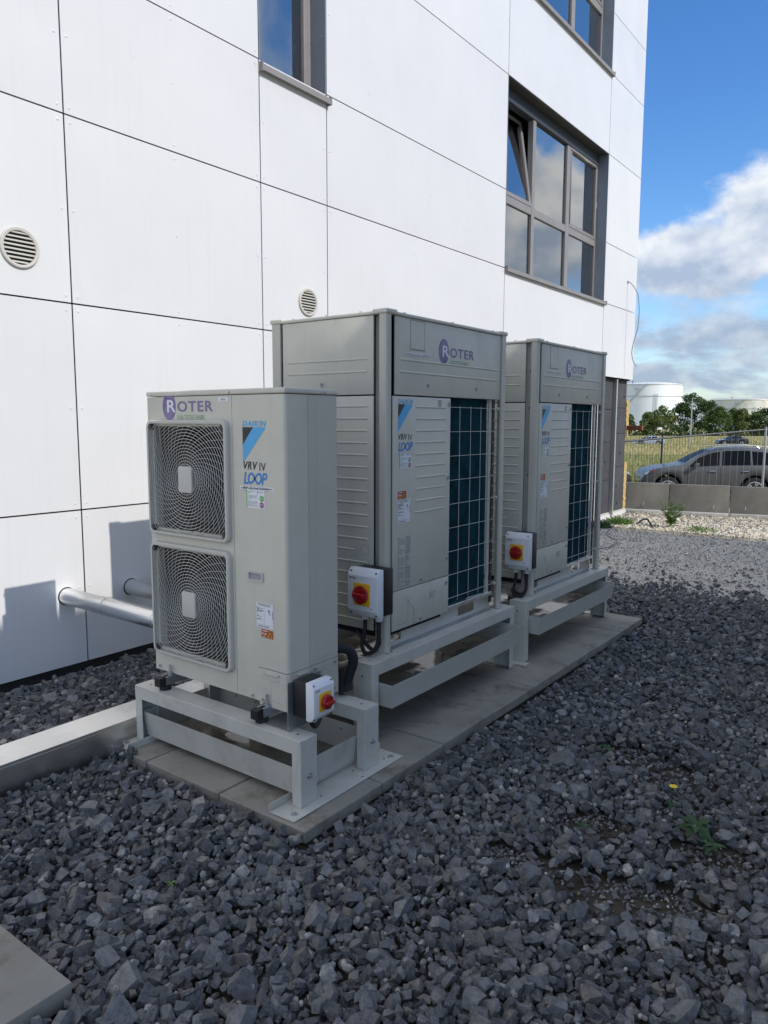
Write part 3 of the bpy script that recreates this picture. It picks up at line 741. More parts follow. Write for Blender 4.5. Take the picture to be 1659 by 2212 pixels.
# ================================================================== support frames
def channel_leg(mb, ax, a0, a1, b_out, b_in, z0, z1, t=.004):
    """web at b_out, flanges along a0 and a1 reaching to b_in; ax = axis of a"""
    lo, hi = min(b_out, b_in), max(b_out, b_in); s = 1 if b_in > b_out else -1
    bx = (lambda p, q, r, u: mb.box(p, q, r, u, z0, z1)) if ax == 'x' else (lambda p, q, r, u: mb.box(r, u, p, q, z0, z1))
    w = sorted((b_out, b_out+s*t)); bx(a0, a1, w[0], w[1])
    f = sorted((b_out+s*t, b_in)); bx(a0, a0+t, f[0], f[1]); bx(a1-t, a1, f[0], f[1])
def bolt(mb, p, n, r=.008):
    p, n = Vector(p), Vector(n); mb.tube([p, p+n*.0025], r*1.5, 12); mb.tube([p+n*.0025, p+n*.009], r, 6); mb.tube([p+n*.009, p+n*.016], r*.55, 8)
def frame_small():
    t = thing('support_frame', (1.36, 2.37, 0), 'light grey steel support frame under the twin fan unit in front', 'frame', 'steel support frames')
    X0, X1 = .81, 1.907; ZT = .29
    for y0, y1 in ((2.11, 2.21), (2.53, 2.63)):
        mb = MB().box(X0, X1, y0, y1, ZT-.004, ZT).box(X0, X1, y0, y0+.004, .226, ZT-.004).box(X0, X1, y1-.004, y1, .226, ZT-.004)
        mb.build('beam', 'frame_grey', t, bevel=.0015, seg=1)
        for xo, xi in ((X0, X0+.05), (X1, X1-.05)):
            l = MB(); channel_leg(l, 'y', y0+.0005, y1-.0005, xo, xi, .006, ZT-.004)
            # gusset where the flange meets the beam
            l.build('leg', 'frame_grey', t, bevel=.002, seg=1)
            b = MB(); n = (1 if xo == X1 else -1, 0, 0); bolt(b, (xo, (y0+y1)/2, .13), n); b.build('bolt', 'zinc', t)
        h = MB()
        for x in (X0+.06, X1-.06): h.disc((x, y0+.05, ZT+.0006), (1, 0, 0), (0, 1, 0), .006, .006, 10)
        h.build('drain_hole', 'black', t)
    for x0, x1, up in ((.77, .875, .871), (1.812, 1.952, 1.812)):
        MB().box(x0, x1, 2.02, 2.76, .001, .006).box(up, up+.004, 2.02, 2.76, .006, .036).build('foot_plate', 'frame_grey', t, bevel=.0012, seg=1)
        for y in (2.065, 2.715): w = MB(); w.tube([((x0+x1)/2+(.03 if up > 1 else -.03), y, .006), ((x0+x1)/2+(.03 if up > 1 else -.03), y, .008)], .014, 14); w.tube([((x0+x1)/2+(.03 if up > 1 else -.03), y, .008), ((x0+x1)/2+(.03 if up > 1 else -.03), y, .013)], .008, 6); w.build('anchor_washer', 'zinc', t)
    h = MB()
    for x, y in ((1.90, 2.24), (1.84, 2.27), (1.93, 2.48), (1.86, 2.50), (1.90, 2.68)): h.disc((x, y, .0067), (1, 0, 0), (0, 1, 0), .005, .005, 10)
    h.build('plate_hole', 'black', t)
    tray(t, .835, 1.855, 2.126, 2.612, .036, .160, .018)
    # rubber mounted rails
    for x in (.975, 1.632):
        r = MB().box(x-.0205, x+.0205, 2.155, 2.66, .312, .316).box(x-.0205, x-.0175, 2.155, 2.66, .316, .353).box(x+.0175, x+.0205, 2.155, 2.66, .316, .353).box(x-.0175, x-.010, 2.155, 2.66, .350, .353).box(x+.010, x+.0175, 2.155, 2.66, .350, .353)
        ra = r.build('mounting_rail', 'zinc', t)
        MB().box(x-.0215, x+.0215, 2.118, 2.155, .311, .354).build('end_cap', 'black', ra, bevel=.002, seg=1)
        for y in (2.165, 2.58): MB().tube([(x, y, ZT), (x, y, .309)], [.028, .030], 20).build('rubber_foot', 'rubber', ra)
        b = MB().tube([(x, 2.195, .353), (x, 2.195, .40)], .006, 10).tube([(x, 2.195, .357), (x, 2.195, .366)], .011, 6).tube([(x, 2.195, .3535), (x, 2.195, .3565)], .016, 14); b.build('bolt', 'zinc', ra)
        MB().add([(x-.02, 2.18, .354), (x-.02, 2.24, .354), (x-.02, 2.24, .385), (x-.018, 2.18, .354), (x-.018, 2.24, .354), (x-.018, 2.24, .385)], [(0, 1, 2), (5, 4, 3), (0, 2, 5, 3), (0, 3, 4, 1), (1, 4, 5, 2)]).build('bracket_wing', 'zinc', ra)
    # bracket plate that carries the isolator
    br = MB().box(1.800, 1.804, 2.148, 2.352, .2946, .500).box(1.64, 1.800, 2.148, 2.352, .2915, .2945); br.build('switch_bracket', 'zinc', t)
    return t
def tray(t, x0, x1, y0, y1, z0, z1, sl, th=.003):
    a = [(x0, y0, z1), (x1, y0, z1), (x1, y1, z1), (x0, y1, z1)]; b = [(x0+sl, y0+sl, z0), (x1-sl, y0+sl, z0), (x1-sl, y1-sl, z0), (x0+sl, y1-sl, z0)]
    ai = [(x0+th, y0+th, z1), (x1-th, y0+th, z1), (x1-th, y1-th, z1), (x0+th, y1-th, z1)]; bi = [(x0+sl+th, y0+sl+th, z0+th), (x1-sl-th, y0+sl+th, z0+th), (x1-sl-th, y1-sl-th, z0+th), (x0+sl+th, y1-sl-th, z0+th)]
    fs = [(7, 6, 5, 4)]
    for i in range(4):
        j = (i+1) % 4; fs += [(i, j, 4+j, 4+i), (i, 8+i, 8+j, j), (8+j, 8+i, 12+i, 12+j)]
    o = MB().add(a+b+ai+bi, fs+[(12, 13, 14, 15)]).build('drip_tray', 'tray_grey', t)
    MB().quad((x0+sl+.006, y0+sl+.006, z0+th+.003), (x1-sl-.006, y0+sl+.006, z0+th+.003), (x1-sl-.006, y1-sl-.006, z0+th+.003), (x0+sl+.006, y1-sl-.006, z0+th+.003)).build('wet_floor', 'wet_tray', o)
    s = MB()
    for k in range(6): s.tube([(x0+.15+k*(x1-x0-.3)/5, y1-.012, z1-.03), (x0+.15+k*(x1-x0-.3)/5, y1-.018, z1-.03)], .006, 8)
    s.build('tray_screws', 'zinc', o, kind='stuff')
    return o
def frame_big():
    t = thing('support_frame', (1.33, 3.5, 0), 'light grey steel support frame with wet drip tray under the middle unit', 'frame', 'steel support frames')
    Y0, Y1 = 2.762, 4.246; ZT = .406
    for x0, x1 in ((.90, 1.015), (1.65, 1.766)):
        MB().box(x0, x1, Y0, Y1, ZT-.004, ZT).box(x0, x0+.004, Y0, Y1, .343, ZT-.004).box(x1-.004, x1, Y0, Y1, .343, ZT-.004).build('beam', 'frame_grey', t, bevel=.0015, seg=1)
        for yo, yi in ((Y0, Y0+.055), (Y1, Y1-.055)):
            l = MB(); channel_leg(l, 'x', x0+.0005, x1-.0005, yo, yi, .006, ZT-.004); l.build('leg', 'frame_grey', t, bevel=.002, seg=1)
            b = MB(); n = (0, -1 if yo == Y0 else 1, 0); bolt(b, ((x0+x1)/2, yo, .22), n); b.build('bolt', 'zinc', t)
            bi = MB(); bolt(bi, ((x0+x1)/2-.01, yo+(.004 if yo == Y0 else -.004), .13), (0, -n[1], 0), .006); bi.build('bolt', 'zinc', t)
        h = MB(); h.disc((x0+.06, Y0+.05, ZT+.0006), (1, 0, 0), (0, 1, 0), .005, .005, 10); h.disc((x0+.057, Y0-.0006, .34), (1, 0, 0), (0, 0, 1), .005, .005, 10); h.build('drain_hole', 'black', t)
    for y0, y1, up in ((Y0-.062, Y0+.004, Y0), (Y1-.004, Y1+.062, Y1-.004)):
        MB().box(.86, 1.80 if up == Y0 else 1.745, y0, y1, .001, .006).build('foot_plate', 'frame_grey', t, bevel=.001, seg=1)
    MB().box(1.02, 1.60, Y1-.06, Y1-.056, .006, .034).build('foot_upstand', 'frame_grey', t)
    tray(t, .86, 1.845, 2.822, 4.186, .182, .303, .016)
    return t
frame1 = frame_small(); frame2 = frame_big()
frame3 = copy_tree(frame2); frame3.location.y += 1.611; frame3.location.x += .015
frame3['label'] = 'light grey steel support frame with drip tray under the farthest unit'

# ================================================================== printed marks
def daikin_logo(F, par, a, b, w):
    """brand lettering above a black and blue corner flag; a,b = upper left corner, w = width"""
    m = MB(); F.text(m, 'DAIKIN', a, a+w, b-w*.165, b, .22, .03); m.build('brand_lettering', 'logo_blue', par)
    h = w*1.06; c = b-w*.19
    m = MB(); F.poly(m, [(a, c), (a, c-h*.50), (a+w*.46, c)]); m.build('brand_flag_dark', 'logo_black', par)
    m = MB(); F.poly(m, [(a+w*.46, c), (a, c-h*.50), (a, c-h), (a+w*.98, c)]); m.build('brand_flag_blue', 'logo_blue', par)
def loop_logo(F, par, a, b, w):
    m = MB(); F.text(m, 'VRV', a, a+w*.60, b-w*.24, b, .22, .03); m.build('series_lettering', 'logo_black', par)
    m = MB(); F.text(m, 'IV', a+w*.68, a+w*.95, b-w*.26, b-w*.02, 0, .006); m.build('series_number', 'logo_black', par)
    z1 = b-w*.32; z0 = z1-w*.36
    m = MB(); F.text(m, 'L', a, a+w*.20, z0, z1, .2, .02); F.text(m, 'P', a+w*.76, a+w*1.0, z0, z1, .2, .02)
    n = 48; pts = []; cx = a+w*.475; cz = (z0+z1)/2
    ring = []
    for k in range(n):
        t = 2*math.pi*k/n; x = math.cos(t)/(1+math.sin(t)**2); y = math.sin(t)*math.cos(t)/(1+math.sin(t)**2)
        ring.append(Vector((cx+x*w*.27+y*w*.06, cz+y*w*.40)))
    for k in range(n):
        p, q = ring[k], ring[(k+1) % n]; pp = ring[k-1]; qq = ring[(k+2) % n]
        def nr(u, v): d = (v-u).normalized(); return Vector((-d.y, d.x))*w*.034
        n1 = nr(pp, q); n2 = nr(p, qq)
        F.poly(m, [tuple(p+n1), tuple(p-n1), tuple(q-n2), tuple(q+n2)])
    m.build('loop_lettering', 'logo_blue_dark', par)
    m = MB(); F.text(m, 'BY  D A I K I N', a, a+w, z0-w*.155, z0-w*.06, 0, 0); F.rect(m, a, a+w, z0-w*.20, z0-w*.19); m.build('small_lettering', 'sticker_grey', par)
def roter_logo(F, par, a, b, w):
    """ball with R, a,b = left edge, mid height"""
    rb = w*.135
    m = MB(); F.disc(m, a+rb, b, rb, rb*1.33, .001, 40); m.build('logo_ball', 'logo_purple', par)
    m = MB(); F.text(m, 'R', a+rb*.72, a+rb*2.05, b-rb*.55, b+rb*.62, 0, .015, .0022); m.build('logo_initial', 'sticker_white', par)
    m = MB(); F.text(m, 'OTER', a+rb*2.25, a+w, b-rb*.52, b+rb*.50, 0, .02); m.build('logo_lettering', 'logo_purple_text', par)
    m = MB(); F.text(m, 'KÄLTETECHNIK', a+rb*2.25, a+w*.84, b-rb*1.28, b-rb*.70, 0, .0); m.build('logo_subline', 'logo_green', par)
def lines(m, F, a0, a1, b0, b1, n, r, fill=.5, lift=.002):
    for k in range(n):
        z = b1-(b1-b0)*(k+.5)/n; h = (b1-b0)/n*.5*fill; x = a0
        while x < a1-.002:
            L = r.uniform(.004, .016); F.rect(m, x, min(a1, x+L), z-h, z+h, lift); x += L+r.uniform(.0015, .004)
            if r.random() < .12: break
def seal_sticker(F, par, a0, a1, b0, b1):
    m = MB(); F.rect(m, a0, a1, b0, b1, .0012); s = m.build('refrigerant_sticker', 'sticker_white', par)
    w = a1-a0; h = b1-b0; r = random.Random(5)
    m = MB(); F.rect(m, a0-.006, a0, b0+.002, b1+.001, .0012); m.build('green_edge', 'green_print', s)
    m = MB(); lines(m, F, a0+w*.06, a0+w*.42, b0+h*.82, b0+h*.95, 2, r); lines(m, F, a0+w*.06, a0+w*.6, b0+h*.50, b0+h*.74, 4, r, .35); lines(m, F, a0+w*.06, a0+w*.62, b0+h*.10, b0+h*.44, 7, r, .35); m.build('fine_print', 'print_mid', s)
    m = MB(); F.disc(m, a0+w*.60, b0+h*.90, w*.035, h*.045, .002); F.text(m, 'ROTER', a0+w*.66, a0+w*.92, b0+h*.87, b0+h*.93, 0, .02, .002); m.build('small_logo', 'logo_purple', s)
    m = MB(); F.disc(m, a0+w*.83, b0+h*.56, w*.125, h*.165, .002); m.build('green_seal', 'green_print', s)
    m = MB(); F.disc(m, a0+w*.83, b0+h*.20, w*.125, h*.165, .002); m.build('purple_seal', 'magenta_print', s)
    m = MB()
    for z in (.56, .20): lines(m, F, a0+w*.74, a0+w*.92, b0+h*(z-.06), b0+h*(z+.07), 3, r, .4, .0028)
    m.build('seal_print', 'sticker_white', s)
def rating_plate(F, par, a0, a1, b0, b1):
    m = MB(); F.rect(m, a0, a1, b0, b1, .0012); s = m.build('rating_plate', 'sticker_white', par)
    w = a1-a0; h = b1-b0; r = random.Random(9)
    m = MB(); F.text(m, 'DAIKIN EUROPE N.V.', a0+w*.10, a1-w*.10, b0+h*.925, b0+h*.97, 0, .02, .002); lines(m, F, a0+w*.14, a1-w*.14, b0+h*.87, b0+h*.905, 1, r, .5)
    lines(m, F, a0+w*.04, a0+w*.42, b0+h*.58, b0+h*.84, 6, r, .5); lines(m, F, a0+w*.04, a0+w*.40, b0+h*.42, b0+h*.50, 2, r, .5); lines(m, F, a0+w*.04, a0+w*.3, b0+h*.30, b0+h*.36, 1, r, .5)
    F.text(m, 'CE', a0+w*.74, a0+w*.86, b0+h*.56, b0+h*.62, 0, 0, .002); lines(m, F, a0+w*.70, a0+w*.82, b0+h*.64, b0+h*.76, 3, r, .6)
    F.rect(m, a0+w*.47, a0+w*.478, b0+h*.12, b0+h*.84, .002); F.rect(m, a0+w*.04, a0+w*.92, b0+h*.115, b0+h*.122, .002); F.rect(m, a1-w*.04, a1-w*.02, b0+h*.40, b0+h*.72, .002)
    lines(m, F, a0+w*.10, a0+w*.86, b0+h*.03, b0+h*.075, 1, r, .6); m.build('plate_print', 'print_dark', s)
def warning(F, par, a0, a1, b0, b1):
    m = MB(); F.rect(m, a0, a1, b0, b1, .0012); s = m.build('warning_sticker', 'orange_sticker', par); w = a1-a0; h = b1-b0
    m = MB(); F.poly(m, [(a0+w*.50, b0+h*.10), (a0+w*.96, b0+h*.10), (a0+w*.73, b0+h*.78)], .002); m.build('warning_triangle', 'warning_yellow', s)
    m = MB(); F.poly(m, [(a0+w*.58, b0+h*.16), (a0+w*.88, b0+h*.16), (a0+w*.73, b0+h*.62)], .0028); m.build('warning_symbol', 'orange_sticker', s)
    m = MB(); F.rect(m, a0+w*.08, a0+w*.20, b0+h*.40, b0+h*.58, .002); F.rect(m, a0+w*.28, a0+w*.42, b0+h*.38, b0+h*.56, .002); F.rect(m, a0+w*.14, a0+w*.34, b0+h*.10, b0+h*.18, .002); F.rect(m, a0+w*.10, a0+w*.56, b0+h*.80, b0+h*.88, .002); m.build('warning_print', 'sticker_white', s)

# ================================================================== isolator switches
def isolator(c, r, n, w, h, dbase, dcov, label, cables, gland_len=.03):
    """c = centre of the back face, r = right, n = outward"""
    c, r, n, u = Vector(c), Vector(r), Vector(n), Vector((0, 0, 1))
    t = thing('isolator_switch', c, label, 'switch', 'red and yellow isolator switches')
    def P(a, b, d): return c+r*a+u*b+n*d
    def bx(a0, a1, b0, b1, d0, d1):
        return MB().add([P(a, b, d) for d in (d0, d1) for a, b in ((a0, b0), (a1, b0), (a1, b1), (a0, b1))], [(3, 2, 1, 0), (4, 5, 6, 7), (0, 1, 5, 4), (1, 2, 6, 5), (2, 3, 7, 6), (3, 0, 4, 7)])
    bx(-w/2+.004, w/2-.004, -h/2+.004, h/2-.004, .001, dbase).build('switch_base', 'black', t, bevel=.004)
    # cover with chamfered top and bottom strips
    D1 = dbase+dcov; k = h*.14
    prof = [(-h/2, dbase), (-h/2, dbase+dcov*.55), (-h/2+k, D1), (h/2-k, D1), (h/2, dbase+dcov*.55), (h/2, dbase)]
    m = MB(); nn = len(prof); m.add([P(a, b, d) for a in (-w/2, w/2) for b, d in prof], [tuple(range(nn))[::-1], tuple(range(nn, 2*nn))]+[(i, (i+1) % nn, (i+1) % nn+nn, i+nn) for i in range(nn)])
    cov = m.build('switch_cover', 'white_plastic', t, bevel=.003)
    s = MB()
    for a in (-w*.42, w*.42):
        for b, d in ((h/2-k*.45, dbase+dcov*.76), (-h/2+k*.45, dbase+dcov*.76)): s.tube([P(a, b, d-.004), P(a, b, d+.0035)], w*.024, 10)
    s.build('cover_screw', 'black', cov)
    F = Face(P(0, 0, D1), r, n); s = MB(); F.text(s, 'EATON', -w*.44, -w*.22, h*.28, h*.325, 0, .03); F.rect(s, w*.26, w*.34, -h*.30, -h*.29); s.build('maker_lettering', 'print_dark', cov)
    q = w*.27; kc = (0, -h*.02) if w > .15 else (0, -h*.02)
    bx(kc[0]-q, kc[0]+q, kc[1]-q*1.12, kc[1]+q*1.12, D1, D1+.007).build('yellow_plate', 'yellow_plastic', t, bevel=.002)
    ro = q*.93; o = P(kc[0], kc[1], D1+.007)
    kn = MB().tube([o, o+n*.004, o+n*.006, o+n*.016, o+n*.019], [ro*.9, ro*.9, ro, ro*.97, ro*.86], 36).build('rotary_disc', 'red_plastic', t, smooth=True)
    g = MB(); e = ro*.80; hh = ro*.24
    g.add([o+r*a+u*b+n*d for d, sc in ((.018, 1), (.036, .86)) for a, b in ((-e*sc, -hh*sc), (e*sc, -hh*sc), (e*sc, hh*sc), (-e*sc, hh*sc))], [(3, 2, 1, 0), (4, 5, 6, 7), (0, 1, 5, 4), (1, 2, 6, 5), (2, 3, 7, 6), (3, 0, 4, 7)])
    g.build('rotary_handle', 'red_plastic', kn, bevel=.004)
    mk = MB().add([o+r*(ro*.98)+u*(ro*.35)+n*.0195, o+r*(ro*.62)+u*(ro*.30)+n*.0195, o+r*(ro*.70)+u*(ro*.52)+n*.0195], [(0, 1, 2)]); mk.build('pointer_mark', 'black', kn)
    for a, path in cables:
        gp = P(a, -h/2, dbase*.62)
        MB().tube([gp+u*.004, gp-u*.012, gp-u*.013, gp-u*gland_len], [.017, .017, .021, .017], 12).build('cable_gland', 'white_plastic' if w > .15 else 'guard', t)
        MB().tube(smooth_pts([gp-u*gland_len*.6]+[Vector(p) for p in path]), .0105, 10).build('cable', 'rubber', t, smooth=True)
    return t
isolator((1.805, 2.232, .432), (0, 1, 0), (1, 0, 0), .125, .162, .078, .046, 'red and yellow rotary isolator on a bracket at the twin fan unit', [(.015, [(1.85, 2.24, .315), (1.84, 2.27, .285), (1.80, 2.34, .275), (1.74, 2.43, .285), (1.68, 2.46, .30)])])
isolator((1.676, 2.937, .738), (1, 0, 0), (0, -1, 0), .182, .238, .085, .052, 'red and yellow rotary isolator on the post of the middle unit', [(-.045, [(1.635, 2.87, .52), (1.628, 2.86, .46), (1.655, 2.85, .425), (1.70, 2.86, .44), (1.715, 2.88, .50), (1.70, 2.90, .58)]), (.04, [(1.716, 2.88, .53), (1.71, 2.89, .47), (1.67, 2.90, .43), (1.60, 2.92, .45), (1.52, 2.96, .49)])])
isolator((1.686, 4.548, .722), (1, 0, 0), (0, -1, 0), .172, .246, .080, .050, 'red and yellow rotary isolator on the post of the farthest unit', [(-.04, [(1.648, 4.48, .50), (1.64, 4.47, .44), (1.67, 4.46, .41), (1.715, 4.47, .43), (1.725, 4.49, .49), (1.71, 4.51, .56)]), (.04, [(1.724, 4.49, .51), (1.715, 4.50, .45), (1.67, 4.51, .42), (1.60, 4.53, .44)])])

# ================================================================== twin fan unit
def twin_fan_unit():
    X0, X1, Y0, Y1, Z0, Z1 = .85, 1.75, 2.2085, 2.5285, .357, 1.702
    t = thing('twin_fan_unit', (1.3, 2.37, .357), 'beige grey outdoor unit with two fan grilles stacked one above the other', 'outdoor unit', 'outdoor air conditioning units')
    fans = [(.863, 1.42, 1.034, 1.571), (.863, 1.42, .449, .996)]
    xs = 1.434; hx0, hx1 = .892, 1.392
    p = MB().box(X0, hx0, Y0, Y0+.012, Z0, 1.676).box(hx1, xs, Y0, Y0+.012, Z0, 1.676)
    zz = [Z0, .478, .967, 1.063, 1.542, 1.676]
    for a, b in ((zz[0], zz[1]), (zz[2], zz[3]), (zz[4], zz[5])): p.box(hx0, hx1, Y0, Y0+.012, a, b)
    p.build('fan_panel', 'ivory', t, merge=True)
    # corner panel with rounded edge
    R = .018; prof = [(xs+.0025, Y0), (X1-R, Y0)]+[(X1-R+R*math.sin(rad(a)), Y0+R-R*math.cos(rad(a))) for a in (15, 30, 45, 60, 75)]+[(X1, Y0+R), (X1, 2.341)]
    def shell(prof, z0, z1, th=.006):
        n = len(prof); inner = []
        for i, q in enumerate(prof):
            a = prof[max(0, i-1)]; b = prof[min(n-1, i+1)]; d = Vector((b[0]-a[0], b[1]-a[1])).normalized(); inner.append((q[0]-d.y*th, q[1]+d.x*th))
        return MB().prism(prof+inner[::-1], 'z', z0, z1)
    shell(prof, .5095, 1.676).build('corner_panel', 'ivory', t, smooth=True)
    MB().box(xs+.0025, 1.577, Y0, Y0+.006, Z0, .5093).build('lower_front_panel', 'ivory', t)
    prof2 = [(1.5795, Y0-.003), (X1-R, Y0-.003)]+[(X1-R+(R+.003)*math.sin(rad(a)), Y0+R-(R+.003)*math.cos(rad(a))) for a in (15, 30, 45, 60, 75)]+[(X1+.003, Y0+R), (X1+.003, 2.338)]
    sc = shell(prof2, .343, .5065, .008).build('service_cover', 'ivory', t, smooth=True)
    F1 = Face((0, Y0, 0), (1, 0, 0), (0, -1, 0)); Fs = Face((X1, 0, 0), (0, 1, 0), (1, 0, 0)); Fc = Face((0, Y0-.003, 0), (1, 0, 0), (0, -1, 0))
    m = MB()
    def ring(F, a, b, r, w=.0012):
        n = 24
        for k in range(n):
            t0, t1 = 2*math.pi*k/n, 2*math.pi*(k+1)/n
            F.poly(m, [(a+(r-w)*math.cos(t0), b+(r-w)*math.sin(t0)), (a+r*math.cos(t0), b+r*math.sin(t0)), (a+r*math.cos(t1), b+r*math.sin(t1)), (a+(r-w)*math.cos(t1), b+(r-w)*math.sin(t1))], .0008)
    ring(Fc, 1.615, .472, .014); ring(Fc, 1.615, .405, .014)
    for a0, a1, b0, b1 in ((1.648, 1.6495, .352, .462), (1.6495, 1.70, .4615, .463), (1.648, 1.71, .372, .3735)): Fc.rect(m, a0, a1, b0, b1, .0008)
    Fx = Face((X1+.003, 0, 0), (0, 1, 0), (1, 0, 0)); ring(Fx, 2.30, .455, .015)
    Fr = Face((X1+.001, 0, 0), (0, 1, 0), (1, 0, 0)); ring(Fr, 2.415, .475, .011); ring(Fr, 2.415, .435, .011); ring(Fr, 2.385, .455, .009)
    m.build('knockout_lines', 'sticker_grey', sc)
    MB().box(1.625, 1.70, Y0-.012, Y0-.003, .488, .497).build('grip_lip', 'ivory', sc, bevel=.003); MB().box(X1+.003, X1+.010, 2.262, 2.32, .488, .497).build('grip_lip', 'ivory', sc, bevel=.003)
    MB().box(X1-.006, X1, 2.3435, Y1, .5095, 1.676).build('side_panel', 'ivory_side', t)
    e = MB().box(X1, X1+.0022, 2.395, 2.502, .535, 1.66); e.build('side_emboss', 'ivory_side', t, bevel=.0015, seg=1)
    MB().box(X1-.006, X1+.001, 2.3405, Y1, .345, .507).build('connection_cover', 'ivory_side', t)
    MB().box(X0, X0+.006, Y0+.012, Y1, Z0, 1.676).build('left_panel', 'ivory', t)
    MB().box(X0+.01, X1-.012, Y1-.03, Y1-.005, Z0+.02, 1.67).build('rear_coil', 'coil_dark', t)
    MB().box(X0+.004, X1-.010, Y0+.014, Y1-.004, Z0-.004, Z0+.012).build('base_pan', 'ivory', t)
    MB().box(X0-.004, X1+.004, Y0-.004, Y1+.004, 1.679, Z1).build('top_cover', 'ivory', t, bevel=.006, seg=3)
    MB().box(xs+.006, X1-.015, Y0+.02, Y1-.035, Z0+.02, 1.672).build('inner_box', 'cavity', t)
    s = MB()
    for x, z in ((.885, 1.689), (1.42, 1.689), (.888, .378), (1.535, .372), (1.60, .367)): s.tube([(x, Y0-.004, z), (x, Y0-.010, z)], .0065, 8)
    for y, z in ((2.45, 1.689), (2.37, .49), (2.50, .49), (2.50, .37)): s.tube([(X1+.003, y, z), (X1+.009, y, z)], .0065, 8)
    s.build('screws', 'zinc', t, kind='stuff')
    for (gx0, gx1, gz0, gz1) in fans:
        cx, cz = (gx0+gx1)/2, (gz0+gz1)/2; yf = 2.184
        m = MB(); out = rrect(gx0, gx1, gz0, gz1, .035, 6); inn = rrect(gx0+.016, gx1-.016, gz0+.016, gz1-.016, .022, 6); mid = rrect(gx0+.005, gx1-.005, gz0+.005, gz1-.005, .031, 6)
        n = len(out); k = 0
        loops = [[(x, Y0-.0005, z) for x, z in out], [(x, yf+.006, z) for x, z in out], [(x, yf, z) for x, z in mid], [(x, yf, z) for x, z in inn], [(x, Y0-.001, z) for x, z in inn]]
        m.add([q for L in loops for q in L], [(a*n+i, a*n+(i+1) % n, (a+1)*n+(i+1) % n, (a+1)*n+i) for a in range(len(loops)-1) for i in range(n)])
        g = m.build('fan_guard', 'guard', t, smooth=True)
        bx0, bx1, bz0, bz1 = gx0+.017, gx1-.017, gz0+.017, gz1-.017
        inside = lambda x, z: bx0 <= x <= bx1 and bz0 <= z <= bz1
        w = MB()
        def polyclip(pts, r, ns=4):
            run = []
            for q in pts:
                if inside(q[0], q[2]): run.append(q)
                else:
                    if len(run) > 1: w.tube(run, r, ns, cap=False)
                    run = []
            if len(run) > 1: w.tube(run, r, ns, cap=False)
        nr = 22; r0, r1 = .071, .372
        for k in range(nr):
            r = r0+(r1-r0)*k/(nr-1); N = 72
            polyclip([(cx+r*math.cos(2*math.pi*i/N), yf+.004, cz+r*math.sin(2*math.pi*i/N)*.99) for i in range(N+1)], .0017)
        for k in range(40):
            a0 = 2*math.pi*k/40; pts = []
            for i in range(24):
                r = .050+(.39-.050)*i/23; a = a0-1.25*math.log(r/.05)*.62
                pts.append((cx+r*math.cos(a), yf+.0065, cz+r*math.sin(a)))
            polyclip(pts, .0012)
        w.build('guard_wires', 'guard', g, kind='stuff')
        MB().prism(rrect(cx-.047, cx+.047, cz-.060, cz+.060, .012), 'y', yf-.002, yf+.010).build('guard_badge', 'guard', g, bevel=.003)
        c = MB()
        for x, z in ((gx0+.03, gz1-.03), (gx1-.03, gz1-.03), (gx0+.03, gz0+.03), (gx1-.03, gz0+.03)): c.box(x-.012, x+.012, yf+.004, Y0-.002, z-.004, z+.004).box(x-.004, x+.004, yf+.003, Y0-.002, z-.016, z+.016).tube([(x, yf+.002, z), (x, yf+.01, z)], .009, 8)
        c.build('guard_clips', 'coil_dark', g, kind='stuff')
        # shroud plate with round mouth, depth shade put into its colour; fan, dark inside
        sh = MB(); sq = []; N = 64; ro = .232
        for i in range(N):
            a = 2*math.pi*i/N; ca, sa = math.cos(a), math.sin(a); kx = .275/max(abs(ca), 1e-6); kz = .262/max(abs(sa), 1e-6); q = min(kx, kz); sq.append((cx+ca*q, cz+sa*q))
        l0 = [(x, Y0+.060, z) for x, z in sq]; l1 = [(cx+(ro+.02)*math.cos(2*math.pi*i/N), Y0+.060, cz+(ro+.02)*math.sin(2*math.pi*i/N)) for i in range(N)]
        l2 = [(cx+ro*math.cos(2*math.pi*i/N), Y0+.075, cz+ro*math.sin(2*math.pi*i/N)) for i in range(N)]; l3 = [(cx+ro*math.cos(2*math.pi*i/N), Y0+.15, cz+ro*math.sin(2*math.pi*i/N)) for i in range(N)]
        sh.add(l0+l1+l2+l3, [(a*N+i, a*N+(i+1) % N, (a+1)*N+(i+1) % N, (a+1)*N+i) for a in range(3) for i in range(N)])
        sh.build('fan_mouth', 'fan_inside', t, smooth=True)
        fb = MB()
        for b in range(3):
            A0 = 2*math.pi*b/3+.4; nA, nR = 10, 5; vs = []
            for j in range(nR):
                r = .055+(.222-.055)*j/(nR-1); span = 1.15+.25*j/(nR-1)
                for i in range(nA):
                    u = i/(nA-1); a = A0+span*(u-.5)+.35*(j/(nR-1))
                    vs.append((cx+r*math.cos(a), Y0+.085+.075*u+.01*math.sin(u*3.1), cz+r*math.sin(a)))
            fb.add(vs, [(j*nA+i, j*nA+i+1, (j+1)*nA+i+1, (j+1)*nA+i) for j in range(nR-1) for i in range(nA-1)])
        fb.tube([(cx, Y0+.08, cz), (cx, Y0+.16, cz)], .062, 20)
        fb.build('fan_impeller', 'fan_inside', t, smooth=True)
        MB().box(gx0+.01, gx1-.01, Y0+.20, Y0+.21, gz0+.005, gz1-.005).build('fan_cavity', 'black', t)
    # handle, its recess shade put into a flat grey quad; plates, marks
    h = MB(); ring_prism(h, rrect(1.518, 1.612, .886, .928, .006, 3), rrect(1.527, 1.603, .893, .921, .004, 3), 'y', Y0-.007, Y0-.0003); hd = h.build('carry_handle', 'guard', t)
